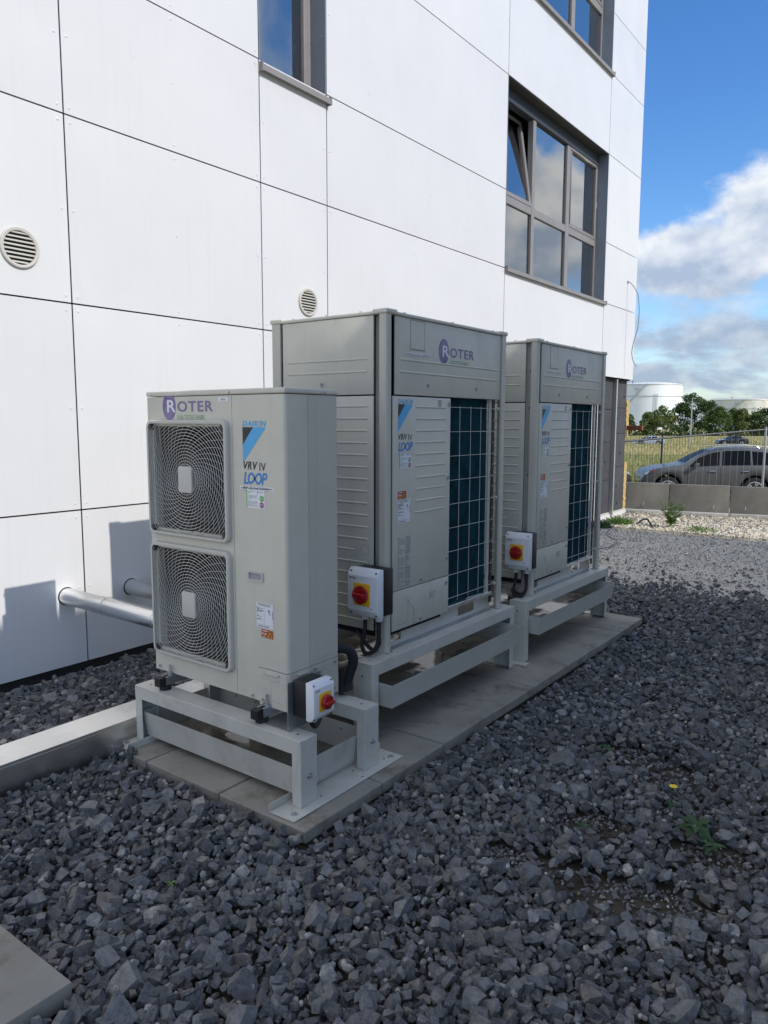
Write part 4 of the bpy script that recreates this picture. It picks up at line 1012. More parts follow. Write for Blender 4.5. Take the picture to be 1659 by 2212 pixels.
    MB().add([(1.527, Y0-.0008, .893), (1.603, Y0-.0008, .893), (1.603, Y0-.0008, .921), (1.527, Y0-.0008, .921)], [(0, 1, 2, 3)]).build('handle_recess_shade', 'sticker_grey', hd)
    daikin_logo(F1, t, 1.500, 1.568, .142); loop_logo(F1, t, 1.502, 1.397, .142); roter_logo(F1, t, .966, 1.632, .350)
    m = MB(); F1.rect(m, 1.478, 1.683, 1.277, 1.293, .0012); st = m.build('name_strip', 'sticker_white', t)
    m = MB(); F1.text(m, 'KLIMAANLAGE EG  MIT 5 INNENGERÄTE', 1.486, 1.674, 1.281, 1.289, 0, .02, .002); m.build('strip_lettering', 'print_dark', st)
    m = MB(); F1.poly(m, [(a+1.352, b+1.665) for a, b in rrect(0, .062, -.016, .004, .005, 3)], .0012); st = m.build('name_strip', 'sticker_white', t)
    m = MB(); F1.text(m, 'RTR-K', 1.368, 1.398, 1.654, 1.664, .2, 0, .002); m.build('strip_lettering', 'print_dark', st)
    seal_sticker(F1, t, 1.523, 1.627, 1.200, 1.276)
    rating_plate(F1, t, 1.566, 1.666, .688, .796); warning(F1, t, 1.594, 1.665, .645, .681)
    # black insulated pipe elbow behind
    MB().tube(smooth_pts([(1.70, 2.53, .53), (1.72, 2.58, .53), (1.745, 2.62, .51), (1.75, 2.64, .46), (1.73, 2.64, .40), (1.71, 2.63, .33)]), .024, 14).build('pipe_elbow', 'rubber', t, smooth=True)
    MB().tube([(1.716, 2.633, .31), (1.709, 2.63, .34)], .03, 14).tube([(1.71, 2.6, .30), (1.71, 2.6, .42)], .012, 10).build('pipe_valve', 'rubber', t)
    return t
twin_fan_unit()

# ================================================================== large units
def large_unit():
    X0, X1, Y0, Y1, Z0 = .946, 1.718, 2.9375, 4.157, .406
    t = thing('outdoor_unit', (1.33, 3.55, .406), 'tall beige grey outdoor unit in the middle with blue coil behind a wire grid', 'outdoor unit', 'outdoor air conditioning units')
    th = .004
    # corner posts, rounded angle profiles
    def post(px, py, sx, sy, wx=.044, wy=.037, zb=Z0, zt=2.078):
        R = .012; x = lambda d: px-sx*d; y = lambda d: py-sy*d
        pr = [(x(wx), y(0))]+[(x(R-R*math.sin(rad(a))), y(R-R*math.cos(rad(a)))) for a in (0, 22, 45, 68, 90)]+[(x(0), y(wy)), (x(.012), y(wy)), (x(.012), y(.012)), (x(wx), y(.012))]
        return MB().prism(pr, 'z', zb, zt).build('corner_post', 'ivory_side', t, smooth=True)
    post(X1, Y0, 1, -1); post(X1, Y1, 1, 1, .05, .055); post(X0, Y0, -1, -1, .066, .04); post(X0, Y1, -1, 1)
    for x in (1.676, .95):
        for y in (2.94, 4.10): MB().box(x-.01, x+.05, y, y+.05, Z0+.0005, Z0+.006).build('post_foot', 'zinc', t)
    # recessed strips between posts and panels
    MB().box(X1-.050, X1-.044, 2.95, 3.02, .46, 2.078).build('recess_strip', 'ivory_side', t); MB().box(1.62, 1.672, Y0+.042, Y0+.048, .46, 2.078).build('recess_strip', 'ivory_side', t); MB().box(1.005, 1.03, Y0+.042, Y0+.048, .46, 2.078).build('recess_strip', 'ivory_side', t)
    # inner body, its near-black colour stands for shade in the panel gaps
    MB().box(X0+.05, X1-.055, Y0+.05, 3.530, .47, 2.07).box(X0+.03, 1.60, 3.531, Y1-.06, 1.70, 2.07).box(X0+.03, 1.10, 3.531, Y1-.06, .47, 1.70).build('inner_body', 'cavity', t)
    FF = Face((X1-.006, 0, 0), (0, 1, 0), (1, 0, 0)); FS = Face((0, Y0+.006, 0), (1, 0, 0), (0, -1, 0))
    def rib(m, F, a0, a1, b, h=.0055, d=.0035):
        for s in (1,):
            vs = [F.p(a0, b-h, 0), F.p(a1, b-h, 0), F.p(a1-.003, b-h*.35, d), F.p(a0+.003, b-h*.35, d), F.p(a1-.003, b+h*.35, d), F.p(a0+.003, b+h*.35, d), F.p(a1, b+h, 0), F.p(a0, b+h, 0)]
            m.add(vs, [(0, 1, 2, 3), (3, 2, 4, 5), (5, 4, 6, 7), (0, 3, 5, 7), (1, 6, 4, 2)])
    # front, upper
    m = MB().box(X1-.016, X1-.006, 3.017, 4.093, 1.698, 2.0765); up = m.build('upper_front_panel', 'ivory', t, bevel=.003)
    m = MB(); rib(m, FF, 3.05, 4.065, 1.871); rib(m, FF, 3.05, 4.065, 1.811); m.build('panel_ribs', 'ivory', up)
    m = MB()
    for a0, a1, b0, b1 in ((3.140, 3.143, 1.923, 2.071), (3.270, 3.273, 1.923, 2.071), (3.143, 3.270, 1.923, 1.926), (3.143, 3.270, 2.068, 2.071)): FF.rect(m, a0, a1, b0, b1, .0008)
    m.build('hatch_gap', 'print_mid', up); m = MB(); m.add([FF.p(a, b, d) for d in (0, .0025) for a, b in ((3.146, 1.929), (3.267, 1.929), (3.267, 2.065), (3.146, 2.065))], [(4, 5, 6, 7), (0, 1, 5, 4), (1, 2, 6, 5), (2, 3, 7, 6), (3, 0, 4, 7)]); m.build('hatch', 'ivory', up)
    # front, lower left with ribs
    m = MB().box(X1-.016, X1-.006, 3.000, 3.533, .714, 1.6915); lo = m.build('lower_front_panel', 'ivory', t, bevel=.003)
    m = MB()
    for k in range(10): rib(m, FF, 3.195, 3.482, 1.641-k*.0602)
    m.build('panel_ribs', 'ivory', lo)
    m = MB()
    for k in range(4): FF.rect(m, 3.405, 3.440, 1.646+k*.0095, 1.650+k*.0095, .0008)
    m.build('vent_slits', 'black', lo)
    m = MB().box(X1-.016, X1-.006, 3.000, 3.533, .506, .7105); sc = m.build('service_cover', 'ivory', t, bevel=.003)
    m = MB()
    def arc(F, a, b, r, t0, t1, w=.0014, n=18):
        for k in range(n):
            u0, u1 = t0+(t1-t0)*k/n, t0+(t1-t0)*(k+1)/n
            F.poly(m, [(a+(r-w)*math.cos(u0), b+(r-w)*math.sin(u0)), (a+r*math.cos(u0), b+r*math.sin(u0)), (a+r*math.cos(u1), b+r*math.sin(u1)), (a+(r-w)*math.cos(u1), b+(r-w)*math.sin(u1))], .0008)
    arc(FF, 3.19, .695, .018, -1.6, 1.6); arc(FF, 3.32, .680, .028, -1.6, 1.6); arc(FF, 3.45, .670, .032, -2.2, 2.2); arc(FF, 3.28, .605, .034, -2.0, 2.0); arc(FF, 3.44, .600, .032, -2.4, 2.4); arc(FF, 3.10, .640, .034, -.2, 1.8)
    FF.rect(m, 3.135, 3.137, .53, .645, .0008); FF.rect(m, 3.03, 3.13, .530, .532, .0008)
    m.build('knockout_lines', 'sticker_grey', sc)
    m = MB()
    for k in range(7):
        a, b = (3.140+.05*min(1, k/2.5), .645-.02*k) ; FF.rect(m, a, a+.003, b-.014, b, .0009)
    m.build('perforation', 'black', sc)
    # side panels facing the camera
    m = MB().box(1.024, 1.632, Y0+.006, Y0+.016, 1.698, 2.0765); us = m.build('upper_side_panel', 'ivory', t, bevel=.003)
    m = MB(); rib(m, FS, 1.06, 1.598, 1.871); rib(m, FS, 1.06, 1.598, 1.810); m.build('panel_ribs', 'ivory', us)
    m = MB().box(1.024, 1.632, Y0+.006, Y0+.016, .512, 1.6915); ls = m.build('lower_side_panel', 'ivory', t, bevel=.003)
    m = MB()
    for k in range(19):
        z = 1.641-k*.0602
        rib(m, FS, 1.06, 1.514 if k == 12 else 1.598, z)
    m.build('panel_ribs', 'ivory', ls)
    m = MB(); arc(FS, 1.580, .924, .027, 0, 6.2832, .0022, 30); m.build('knockout_line', 'sticker_grey', ls)
    # wall side and far side
    MB().box(X0+.008, X0+.016, Y0+.05, Y1-.05, .512, 2.076).build('rear_panel', 'ivory', t)
    MB().box(X0+.06, X1-.06, Y1-.016, Y1-.008, 1.698, 2.076).build('far_upper_panel', 'ivory', t)
    # top rim with corner caps and fan deck
    m = MB(); ring_prism(m, [(X0-.002, Y0-.002), (X1+.002, Y0-.002), (X1+.002, Y1+.002), (X0-.002, Y1+.002)], [(X0+.03, Y0+.03), (X1-.03, Y0+.03), (X1-.03, Y1-.03), (X0+.03, Y1-.03)], 'z', 2.0785, 2.094)
    m.build('top_rim', 'ivory', t, bevel=.004)
    for x, sx in ((X0, 1), (X1, -1)):
        for y, sy in ((Y0, 1), (Y1, -1)):
            a = sorted((x-sx*.005, x+sx*.085)); b = sorted((y-sy*.005, y+sy*.085))
            MB().box(*a, *b, 2.080, 2.103).build('corner_cap', 'ivory', t, bevel=.006, seg=3)
    MB().box(X0+.02, X1-.02, Y0+.02, Y1-.02, 2.080, 2.090).build('fan_deck', 'ivory_side', t)
    s = MB()
    for y in (3.10, 3.55, 4.0): s.tube([(X1-.012, y, 2.094), (X1-.012, y, 2.100)], .007, 8)
    for x in (1.10, 1.33, 1.55): s.tube([(x, Y0+.012, 2.094), (x, Y0+.012, 2.100)], .007, 8)
    s.build('rim_screws', 'zinc', t, kind='stuff')
    # coil and its wire grid
    MB().box(1.655, 1.675, 3.536, 4.0, .528, 1.70).box(1.10, 1.66, 4.0, 4.02, .528, 1.70).build('coil', 'coil_blue', t)
    fin = MB(); n = 110
    for k in range(n):
        y = 3.538+(3.998-3.538)*k/n; fin.quad((1.675, y, .53), (1.679, y, .53), (1.679, y, 1.698), (1.675, y, 1.698))
    fin.build('coil_fins', 'coil_blue', t, kind='stuff')
    MB().box(1.678, 1.690, 4.004, 4.030, .50, 1.697).build('gap_light_strip', 'guard', t)  # pale strip stands for the daylight seen through the gap
    m = MB().box(1.690, 1.696, 4.034, 4.062, .46, 1.697); pl = m.build('perforated_strip', 'black', t)
    m = MB()
    for k in range(18): m.disc((1.6965, 4.048, .52+k*.066), (0, 1, 0), (0, 0, 1), .004, .006, 8)
    m.build('strip_holes', 'guard', pl, kind='stuff')
    for k in range(9):
        z = 1.645-k*.1338
        MB().tube([(1.690, 3.528, z), (1.703, 3.536, z), (1.703, 4.055, z), (1.692, 4.075, z)], .0017, 6).build('grid_wire', 'guard', t)
    for y in (3.654, 3.774, 3.890, 3.990):
        MB().tube([(1.6985, y, .545), (1.6985, y, 1.655)], .0017, 6).build('grid_wire', 'guard', t)
    s = MB()
    for k in (0, 4, 8): s.tube([(1.70, 4.078, 1.645-k*.1338), (1.712, 4.078, 1.645-k*.1338)], .010, 10)
    for y, z in ((3.304, 1.752), (3.805, 1.752), (3.516, 1.660), (3.510, 1.262), (3.505, .812), (3.506, .675), (3.25, .735), (3.25, .525)):
        vs = MB(); c = FF.p(y, z, .0005); s.tube([c+Vector((-.004, 0, 0)), c+Vector((.0025, 0, 0)), c+Vector((.001, 0, 0)), c+Vector((-.003, 0, 0))], [.015, .014, .011, .003], 14, cap=False)
    for x, z in ((1.30, 1.752), (1.30, .545)):
        c = FS.p(x, z, .0005); s.tube([c+Vector((0, .004, 0)), c+Vector((0, -.0025, 0)), c+Vector((0, -.001, 0)), c+Vector((0, .003, 0))], [.015, .014, .011, .003], 14, cap=False)
    for z in (1.897, 1.659, 1.216): c = Vector((1.655, Y0+.042, z)); s.tube([c, c+Vector((0, -.006, 0)), c+Vector((0, -.004, 0)), c+Vector((0, -.001, 0))], [.014, .013, .009, .003], 14, cap=False)
    for z in (1.897, 1.659, 1.216, .76, .62): c = Vector((X1-.044, 2.996, z)); s.tube([c, c+Vector((.006, 0, 0)), c+Vector((.004, 0, 0)), c+Vector((.001, 0, 0))], [.014, .013, .009, .003], 14, cap=False)
    s.build('dished_screws', 'guard', t, kind='stuff')
    s = MB()
    for y, z in ((3.304, 1.752), (3.805, 1.752), (3.516, 1.660), (3.510, 1.262), (3.505, .812), (3.506, .675), (3.25, .735), (3.25, .525)): FF.disc(s, y, z, .0095, .0095, .0032, 14)
    for x, z in ((1.30, 1.752), (1.30, .545)): FS.disc(s, x, z, .0095, .0095, .0032, 14)
    for z in (1.897, 1.659, 1.216): s.disc((1.655, Y0+.035, z), (1, 0, 0), (0, 0, 1), .0095, .0095, 14)
    s.build('screw_dish_shade', 'print_mid', t, kind='stuff')  # dark discs put the shade of the screw dishes into colour
    # base beam with slots, bottom pan, drain handle
    for x0, x1 in ((1.655, 1.660), (.99, .995)):
        m = MB(); z0, z1 = .407, .503
        for y0, y1 in ((2.975, 3.045), (3.150, 3.728), (3.912, 4.10)): m.box(x0, x1, y0, y1, z0, z1)
        for y0, y1 in ((3.045, 3.150), (3.728, 3.912)): m.box(x0, x1, y0, y1, .490, z1).box(x0, x1, y0, y1, z0, .430)
        m.build('base_beam', 'frame_grey', t, merge=True)
    MB().box(1.0, 1.70, 3.52, 4.06, .503, .526).box(1.0, 1.65, 2.97, 3.52, .503, .507).build('bottom_pan', 'steel_sheet', t, bevel=.003, seg=1)
    MB().tube([(1.703, 3.735, .520), (1.715, 3.735, .545), (1.715, 3.90, .540), (1.703, 3.90, .515)], .003, 6).build('wire_handle', 'guard', t)
    MB().box(1.655, 1.70, 2.972, 4.06, Z0+.0005, Z0+.004).build('beam_gasket', 'zinc', t)
    # marks
    daikin_logo(FF, t, 3.041, 1.677, .130); loop_logo(FF, t, 3.043, 1.506, .128); roter_logo(FF, t, 3.405, 1.937, .372)
    seal_sticker(FF, t, 3.060, 3.158, 1.332, 1.408)
    warning(FF, t, 3.041, 3.114, 1.178, 1.218); rating_plate(FF, t, 3.041, 3.150, 1.058, 1.176)
    m = MB(); FF.rect(m, 3.095, 3.325, 1.898, 1.910, .003); st = m.build('name_strip', 'sticker_white', t)
    m = MB(); FF.text(m, 'KLIMAANLAGE 1.OG  MIT 11 INNENGERÄTE', 3.103, 3.317, 1.901, 1.907, 0, .02, .0036); m.build('strip_lettering', 'print_dark', st)
    m = MB(); r = random.Random(3); lines(m, FF, 3.043, 3.100, .725, .985, 32, r, .5, .0012); lines(m, FF, 3.112, 3.155, .725, .985, 20, r, .7, .0012); m.build('instruction_print', 'sticker_grey', t)
    m = MB(); FF.rect(m, 3.335, 3.40, .610, .655, .0012); st = m.build('small_sticker', 'guard', t); m = MB(); lines(m, FF, 3.34, 3.395, .615, .65, 5, r, .5, .002); m.build('fine_print', 'print_mid', st)
    return t
unit2 = large_unit()
unit3 = copy_tree(unit2); unit3.location.y += 1.611; unit3.location.x += .018
unit3['label'] = 'tall beige grey outdoor unit farthest back with blue coil and wire grid'

# ================================================================== retaining blocks and fences
labs = ['leftmost concrete retaining block, half behind the building corner', 'concrete retaining block in the middle behind the green weed', 'concrete retaining block at the right edge of the picture', 'concrete retaining block right outside the picture', 'second concrete retaining block right outside the picture']
edges = [-1.75, -.06, .915, 1.90, 2.88, 3.86]
def barp(x, off=0.0): k = (x-BAR_A.x)/BAR_D.x; p = BAR_A+BAR_D*k+BAR_N*off; return (p.x, p.y)
for k, lab in enumerate(labs):
    a, b = edges[k]+.006, edges[k+1]-.006; dz = (.0, -.006, -.012, -.01, 0)[k]; zt = .475+dz
    t = thing('retaining_block', (*barp((a+b)/2), -.1), lab, 'concrete block', 'concrete retaining blocks along the yard')
    MB().prism([barp(a), barp(b), barp(b, .11), barp(a, .11)], 'z', -.9, zt).build('upright', 'retaining', t, bevel=.008)
    m = MB().prism([barp(a+.01, -.10-.03*(k % 2)), barp(b-.01, -.12), barp(b-.01, -.002), barp(a+.01, -.002)], 'z', -.1, -.008); m.build('footing', 'footing', t, bevel=.012)
    h = MB()
    for q in (.25, .75):
        x = a+(b-a)*q; p = barp(x, -.004); h.tube([(p[0], p[1], .06), (p[0]-.004, p[1]-.02, .07), (p[0], p[1]-.02, .10), (p[0]+.004, p[1], .11)], .006, 6)
    h.build('lifting_loop', 'footing', t)
def near_fence():
    A, B = Vector((-1.45, 14.04, 0)), Vector((.97, 16.65, 0)); t = thing('site_fence', ((A+B)/2).to_tuple(), 'light wire mesh site fence panel in front of the grey car', 'fence')
    P = lambda s, z: A+(B-A)*s+Vector((0, 0, z)); top = lambda s: 1.165+(1.435-1.165)*s
    MB().tube([P(0, top(0)), P(1, top(1))], .019, 8).build('top_rail', 'fence_dark', t)
    for s in (0, 1): MB().tube([P(s, -.82), P(s, top(s)+.05)], .022, 10).build('post', 'fence_galv', t)
    MB().tube([P(0, -.5), P(1, -.5)], .016, 8).build('bottom_rail', 'fence_galv', t)
    w = MB(); n = 24
    for k in range(1, n): w.tube([P(k/n, -.5), P(k/n, top(k/n))], .0020, 5)
    w.build('wire_mesh', 'fence_galv', t, kind='stuff')
    B2 = B+(B-A).normalized()*.02; C = B2+Vector((2.6, 1.9, 0))
    t2 = thing('site_fence', ((B2+C)/2).to_tuple(), 'wire mesh site fence panel right outside the picture', 'fence')
    P2 = lambda s, z: B2+(C-B2)*s+Vector((0, 0, z))
    MB().tube([P2(0.02, 1.44), P2(1, 1.44)], .019, 8).build('top_rail', 'fence_galv', t2); MB().tube([P2(1, -.82), P2(1, 1.47)], .02, 8).build('post', 'fence_galv', t2)
    w = MB()
    for k in range(1, 24): w.tube([P2(k/24, -.7), P2(k/24, 1.44)], .004, 5)
    w.build('wire_mesh', 'fence_galv', t2, kind='stuff')
near_fence()
SD = Vector((.886, .463, 0)); SN = Vector((-.463, .886, 0))      # direction of the street and its far side
SP = Vector((-2.25, 25.27, 0))
def dark_fence():
    O = SP+SN*3.2; t = thing('mesh_fence', (O.x, O.y, -.9), 'tall dark mesh fence with black posts along the meadow', 'fence')
    P = lambda s, z: O+SD*s+Vector((0, 0, z))
    for k in range(-4, 6): MB().tube([P(k*2.5-.7, -.95), P(k*2.5-.7, 1.20)], .035, 8).build('post', 'fence_dark', t)
    w = MB(); s = -11.0
    while s < 14: w.tube([P(s, -.85), P(s, 1.12)], .006, 3, cap=False); s += .10
    for z in (-.8, -.4, 0, .4, .8, 1.1): w.tube([P(-11, z), P(14, z)], .004, 4)
    w.build('wire_mesh', 'fence_dark', t, kind='stuff')
dark_fence()

# ================================================================== cars
def lerp_tab(tab, x):
    for (a, p), (b, q) in zip(tab, tab[1:]):
        if x <= b: return p+(q-p)*max(0, (x-a)/(b-a))
    return tab[-1][1]
def car(loc, dvec, label, paint, L=4.35, H=1.64, hubs=(.74, 3.27), top=None, detail=True, wr=.36):
    t = thing('parked_car', loc, label, 'car', 'cars beyond the yard')
    ang = math.atan2(dvec[1], dvec[0]); t.rotation_euler.z = ang
    ORG[t.name] = Vector((0, 0, 0))                       # parts below are written in the car's own axes
    top = top or [(0, .62), (.04, .78), (.16, .90), (.45, .99), (.9, 1.06), (1.22, 1.12), (1.6, 1.36), (2.0, 1.55), (2.4, 1.625), (3.0, 1.64), (3.5, 1.615), (3.85, 1.56), (4.05, 1.42), (4.22, 1.14), (4.32, 1.0), (4.35, .7)]
    belt = lambda x: .98+.05*x/2.2 if x < 4.0 else 1.02
    arch = wr+.075
    def low(x):
        z = .30 if .1 < x < L-.1 else .36
        for h in hubs:
            d = arch*arch-(x-h)**2
            if d > 0: z = max(z, wr+math.sqrt(d))
        return z
    xs = sorted(set([0, .02, .05, .1]+[round(.1*k, 3) for k in range(1, int(L/.1)+1)]+[h+arch*math.cos(rad(a)) for h in hubs for a in range(0, 181, 12)]+[L-.04, L]))
    xs = [x for x in xs if 0 <= x <= L]
    def sect(x):
        zt = lerp_tab(top, x); zl = low(x); zb = min(belt(x), zt-.03); zl = min(zl, zb-.05)
        tp = 1-.16*max(0, 1-x/.55)**2-.10*max(0, 1-(L-x)/.5)**2
        cab = min(1, max(0, (zt-belt(x))/.45)); wr_ = (.84-.20*cab)*tp
        return [(.86*tp, zl), (.905*tp, zl+(zb-zl)*.35), (.90*tp, zl+(zb-zl)*.72), (.87*tp, zb), (wr_, max(zb+.005, zt-.055*cab-.012)), (wr_*.82, max(zb+.012, zt-.012)), (0, zt+.006)]
    rows = []
    for x in xs:
        s = sect(x); rows.append([(x, -w, z) for w, z in s]+[(x, w, z) for w, z in s[-2::-1]])
    n = len(rows[0]); m = MB(); m.add([q for r in rows for q in r], [(i*n+j, i*n+j+1, (i+1)*n+j+1, (i+1)*n+j) for i in range(len(rows)-1) for j in range(n-1)]+[tuple(range(n)), tuple(range((len(rows)-1)*n, len(rows)*n))[::-1]])
    m.build('body', paint, t, smooth=True)
    def side_glass(x0, x1, s, lo=.10, hi=.93, sl0=0.0, sl1=0.0):
        g = MB(); k = 9; a = []
        for i in range(k+1):
            for q, e in ((lo, 0), (hi, 1)):
                xx = x0+(x1-x0)*i/k+(sl0*(1-i/k)+sl1*i/k)*e; p = sect(xx); b, c = p[3], p[4]
                w = b[0]+(c[0]-b[0])*q; z = b[1]+(c[1]-b[1])*q; a.append((xx, s*(w+.008), z))
        return g.add(a, [(2*i, 2*i+2, 2*i+3, 2*i+1) for i in range(k)]).build('side_window', 'car_glass', t, smooth=True)
    for s in (-1, 1):
        side_glass(1.32, 2.22, s, sl0=.32, sl1=.05); side_glass(2.30, 3.14, s, sl0=.05, sl1=.0)
        if detail: side_glass(3.20, 3.66, s, sl0=.0, sl1=.02, hi=.9)
    g = MB(); a = []                                   # windscreen
    for i in range(9):
        x = 1.28+(1.98-1.28)*i/8; zt = lerp_tab(top, x); w = sect(x)[5][0]*.70
        a += [(x-.012, -w, zt+.004), (x-.012, 0, zt+.010), (x-.012, w, zt+.004)]
    g.add(a, [(3*i+j, 3*i+j+1, 3*i+j+4, 3*i+j+3) for i in range(8) for j in range(2)]).build('windscreen', 'windscreen', t, smooth=True)
    for h in hubs:
        for s in (-1, 1):
            y0 = s*.62; y1 = s*.875; m = MB()
            m.tube([(h, y0, wr), (h, y0+s*.02, wr), (h, y1-s*.03, wr), (h, y1, wr)], [wr-.03, wr, wr, wr-.025], 32); wh = m.build('wheel', 'tyre', t, smooth=True)
            m = MB(); N = 30; ri = wr*.68
            m.add([(h+q*math.cos(2*math.pi*k/N), y1+s*d, wr+q*math.sin(2*math.pi*k/N)) for q, d in ((ri, .004), (ri-.03, .008), (ri-.04, -.03)) for k in range(N)], [(r*N+k, r*N+(k+1) % N, (r+1)*N+(k+1) % N, (r+1)*N+k) for r in range(2) for k in range(N)])
            for k in range(10):
                a0 = 2*math.pi*(k//2)/5+(.16 if k % 2 else -.16); c, q = math.cos(a0), math.sin(a0); p = Vector((-q, 0, c))*.016; e0 = Vector((h, y1-s*.004, wr))+Vector((c, 0, q))*.04; e1 = Vector((h, y1+s*.004, wr))+Vector((c, 0, q))*(ri-.03)
                m.add([e0-p*1.5, e0+p*1.5, e1+p, e1-p], [(0, 1, 2, 3)])
            m.disc((h, y1+s*.003, wr), (1, 0, 0), (0, 0, 1), .055, .055, 16); m.build('rim', 'rim', wh)
            MB().disc((h, y1-s*.035, wr), (1, 0, 0), (0, 0, 1), ri, ri, 24).build('brake_shadow_disc', 'tyre', wh)
        for s in (-1, 1):
            m = MB(); N = 20; m.add([(h+q*math.cos(math.pi*k/N), s*y, wr+q*math.sin(math.pi*k/N)) for q, y in ((arch-.01, .86), (arch-.01, .5)) for k in range(N+1)], [(k, k+1, N+2+k, N+1+k) for k in range(N)])
            m.build('wheel_housing', 'tyre', t)
    MB().box(.2, L-.2, -.7, .7, .26, .34).build('underbody', 'tyre', t)
    if detail:
        for s in (-1, 1):
            MB().box(hubs[0]+arch+.02, hubs[1]-arch-.02, s*.905 if s > 0 else -.915, .915 if s > 0 else -.905+.03, .28, .40).build('sill_trim', 'car_black', t, bevel=.006)
            yy = s*.905
            for x in (2.03, 2.98): MB().tube([(x-.10, yy, .905), (x-.08, yy+s*.022, .91), (x+.08, yy+s*.022, .915), (x+.10, yy, .91)], .014, 8).build('door_handle', 'chrome', t, smooth=True)
            sw = sect(.12)[2][0]
            m = MB(); pts = [(.05, .76), (.40, .90), (.46, .95), (.22, .90), (.06, .83)]
            m.add([(x, s*(sect(x)[2][0]+.004-.06*(z > .88)), z) for x, z in pts], [tuple(range(5))]); m.build('headlight', 'lamp_clear', t)
            m = MB(); m.add([(x, s*(sect(x)[2][0]+.008), z) for x, z in ((.24, .84), (.36, .89), (.37, .92), (.27, .89))], [(0, 1, 2, 3)]); m.build('side_marker', 'lamp_red', t)
            MB().box(4.12, 4.30, s*.80-.02, s*.80+.03, .95, 1.15).build('tail_light', 'lamp_red', t, bevel=.01)
            mr = MB().add([(1.46, s*.90, 1.03), (1.60, s*.90, 1.04), (1.60, s*1.06, 1.06), (1.45, s*1.06, 1.05), (1.47, s*.93, 1.12), (1.60, s*.93, 1.15), (1.60, s*1.05, 1.17), (1.46, s*1.05, 1.15)], [(0, 1, 2, 3), (4, 5, 6, 7), (0, 1, 5, 4), (1, 2, 6, 5), (2, 3, 7, 6), (3, 0, 4, 7)]); mr.build('mirror', paint, t, bevel=.015)
            MB().tube(smooth_pts([(2.05, s*.63, 1.575), (2.2, s*.63, 1.645), (3.0, s*.63, 1.69), (3.6, s*.62, 1.655), (3.8, s*.62, 1.58)]), .016, 6).build('roof_rail', 'rim', t)
        se = MB()
        for x in (1.30, 2.26, 3.12):
            for s in (-1,):
                p = sect(x); 
                for (w0, z0), (w1, z1) in zip(p[0:3], p[1:4]): se.quad((x, s*(w0+.002), z0), (x+.010, s*(w0+.002), z0), (x+.010, s*(w1+.002), z1), (x, s*(w1+.002), z1))
        se.build('door_gaps', 'tyre', t)
        MB().box(-.02, .03, -.62, .62, .36, .58).build('grille', 'car_black', t, bevel=.01)
    return t
G0 = -.815
hf = Vector((-3.371, 24.686, 0)); suv0 = hf-SD*.74
car((suv0.x, suv0.y, G0), (SD.x, SD.y), 'dark grey family car parked behind the site fence, front to the left', 'car_grey')
q = suv0-SD*.35
car((q.x, q.y, G0), (-SD.x, -SD.y), 'black car whose end shows beside the building corner', 'car_black')
low_top = [(0, .55), (.05, .70), (.2, .80), (.6, .88), (1.15, .95), (1.6, 1.2), (2.0, 1.38), (2.5, 1.44), (3.1, 1.42), (3.6, 1.22), (4.0, 1.02), (4.25, .96), (4.35, .65)]
for p, lab, c in (((-32.9, 110.3, -1.80), 'small silver car on the far side of the meadow', 'car_silver'), ((-23.2, 117.6, -1.72), 'dark car on the far side of the meadow, above the grey car', 'car_black')):
    car(p, (.80, .60), lab, c, detail=False, top=low_top)
st = MB()
a, b = SP-SD*24, SP+SD*60
st.prism([(a+SN*-2.6).to_tuple()[:2], (b+SN*-2.6).to_tuple()[:2], (b+SN*2.2).to_tuple()[:2], (a+SN*2.2).to_tuple()[:2]], 'z', -1.2, G0)
st.build('street', 'asphalt', kind='structure')

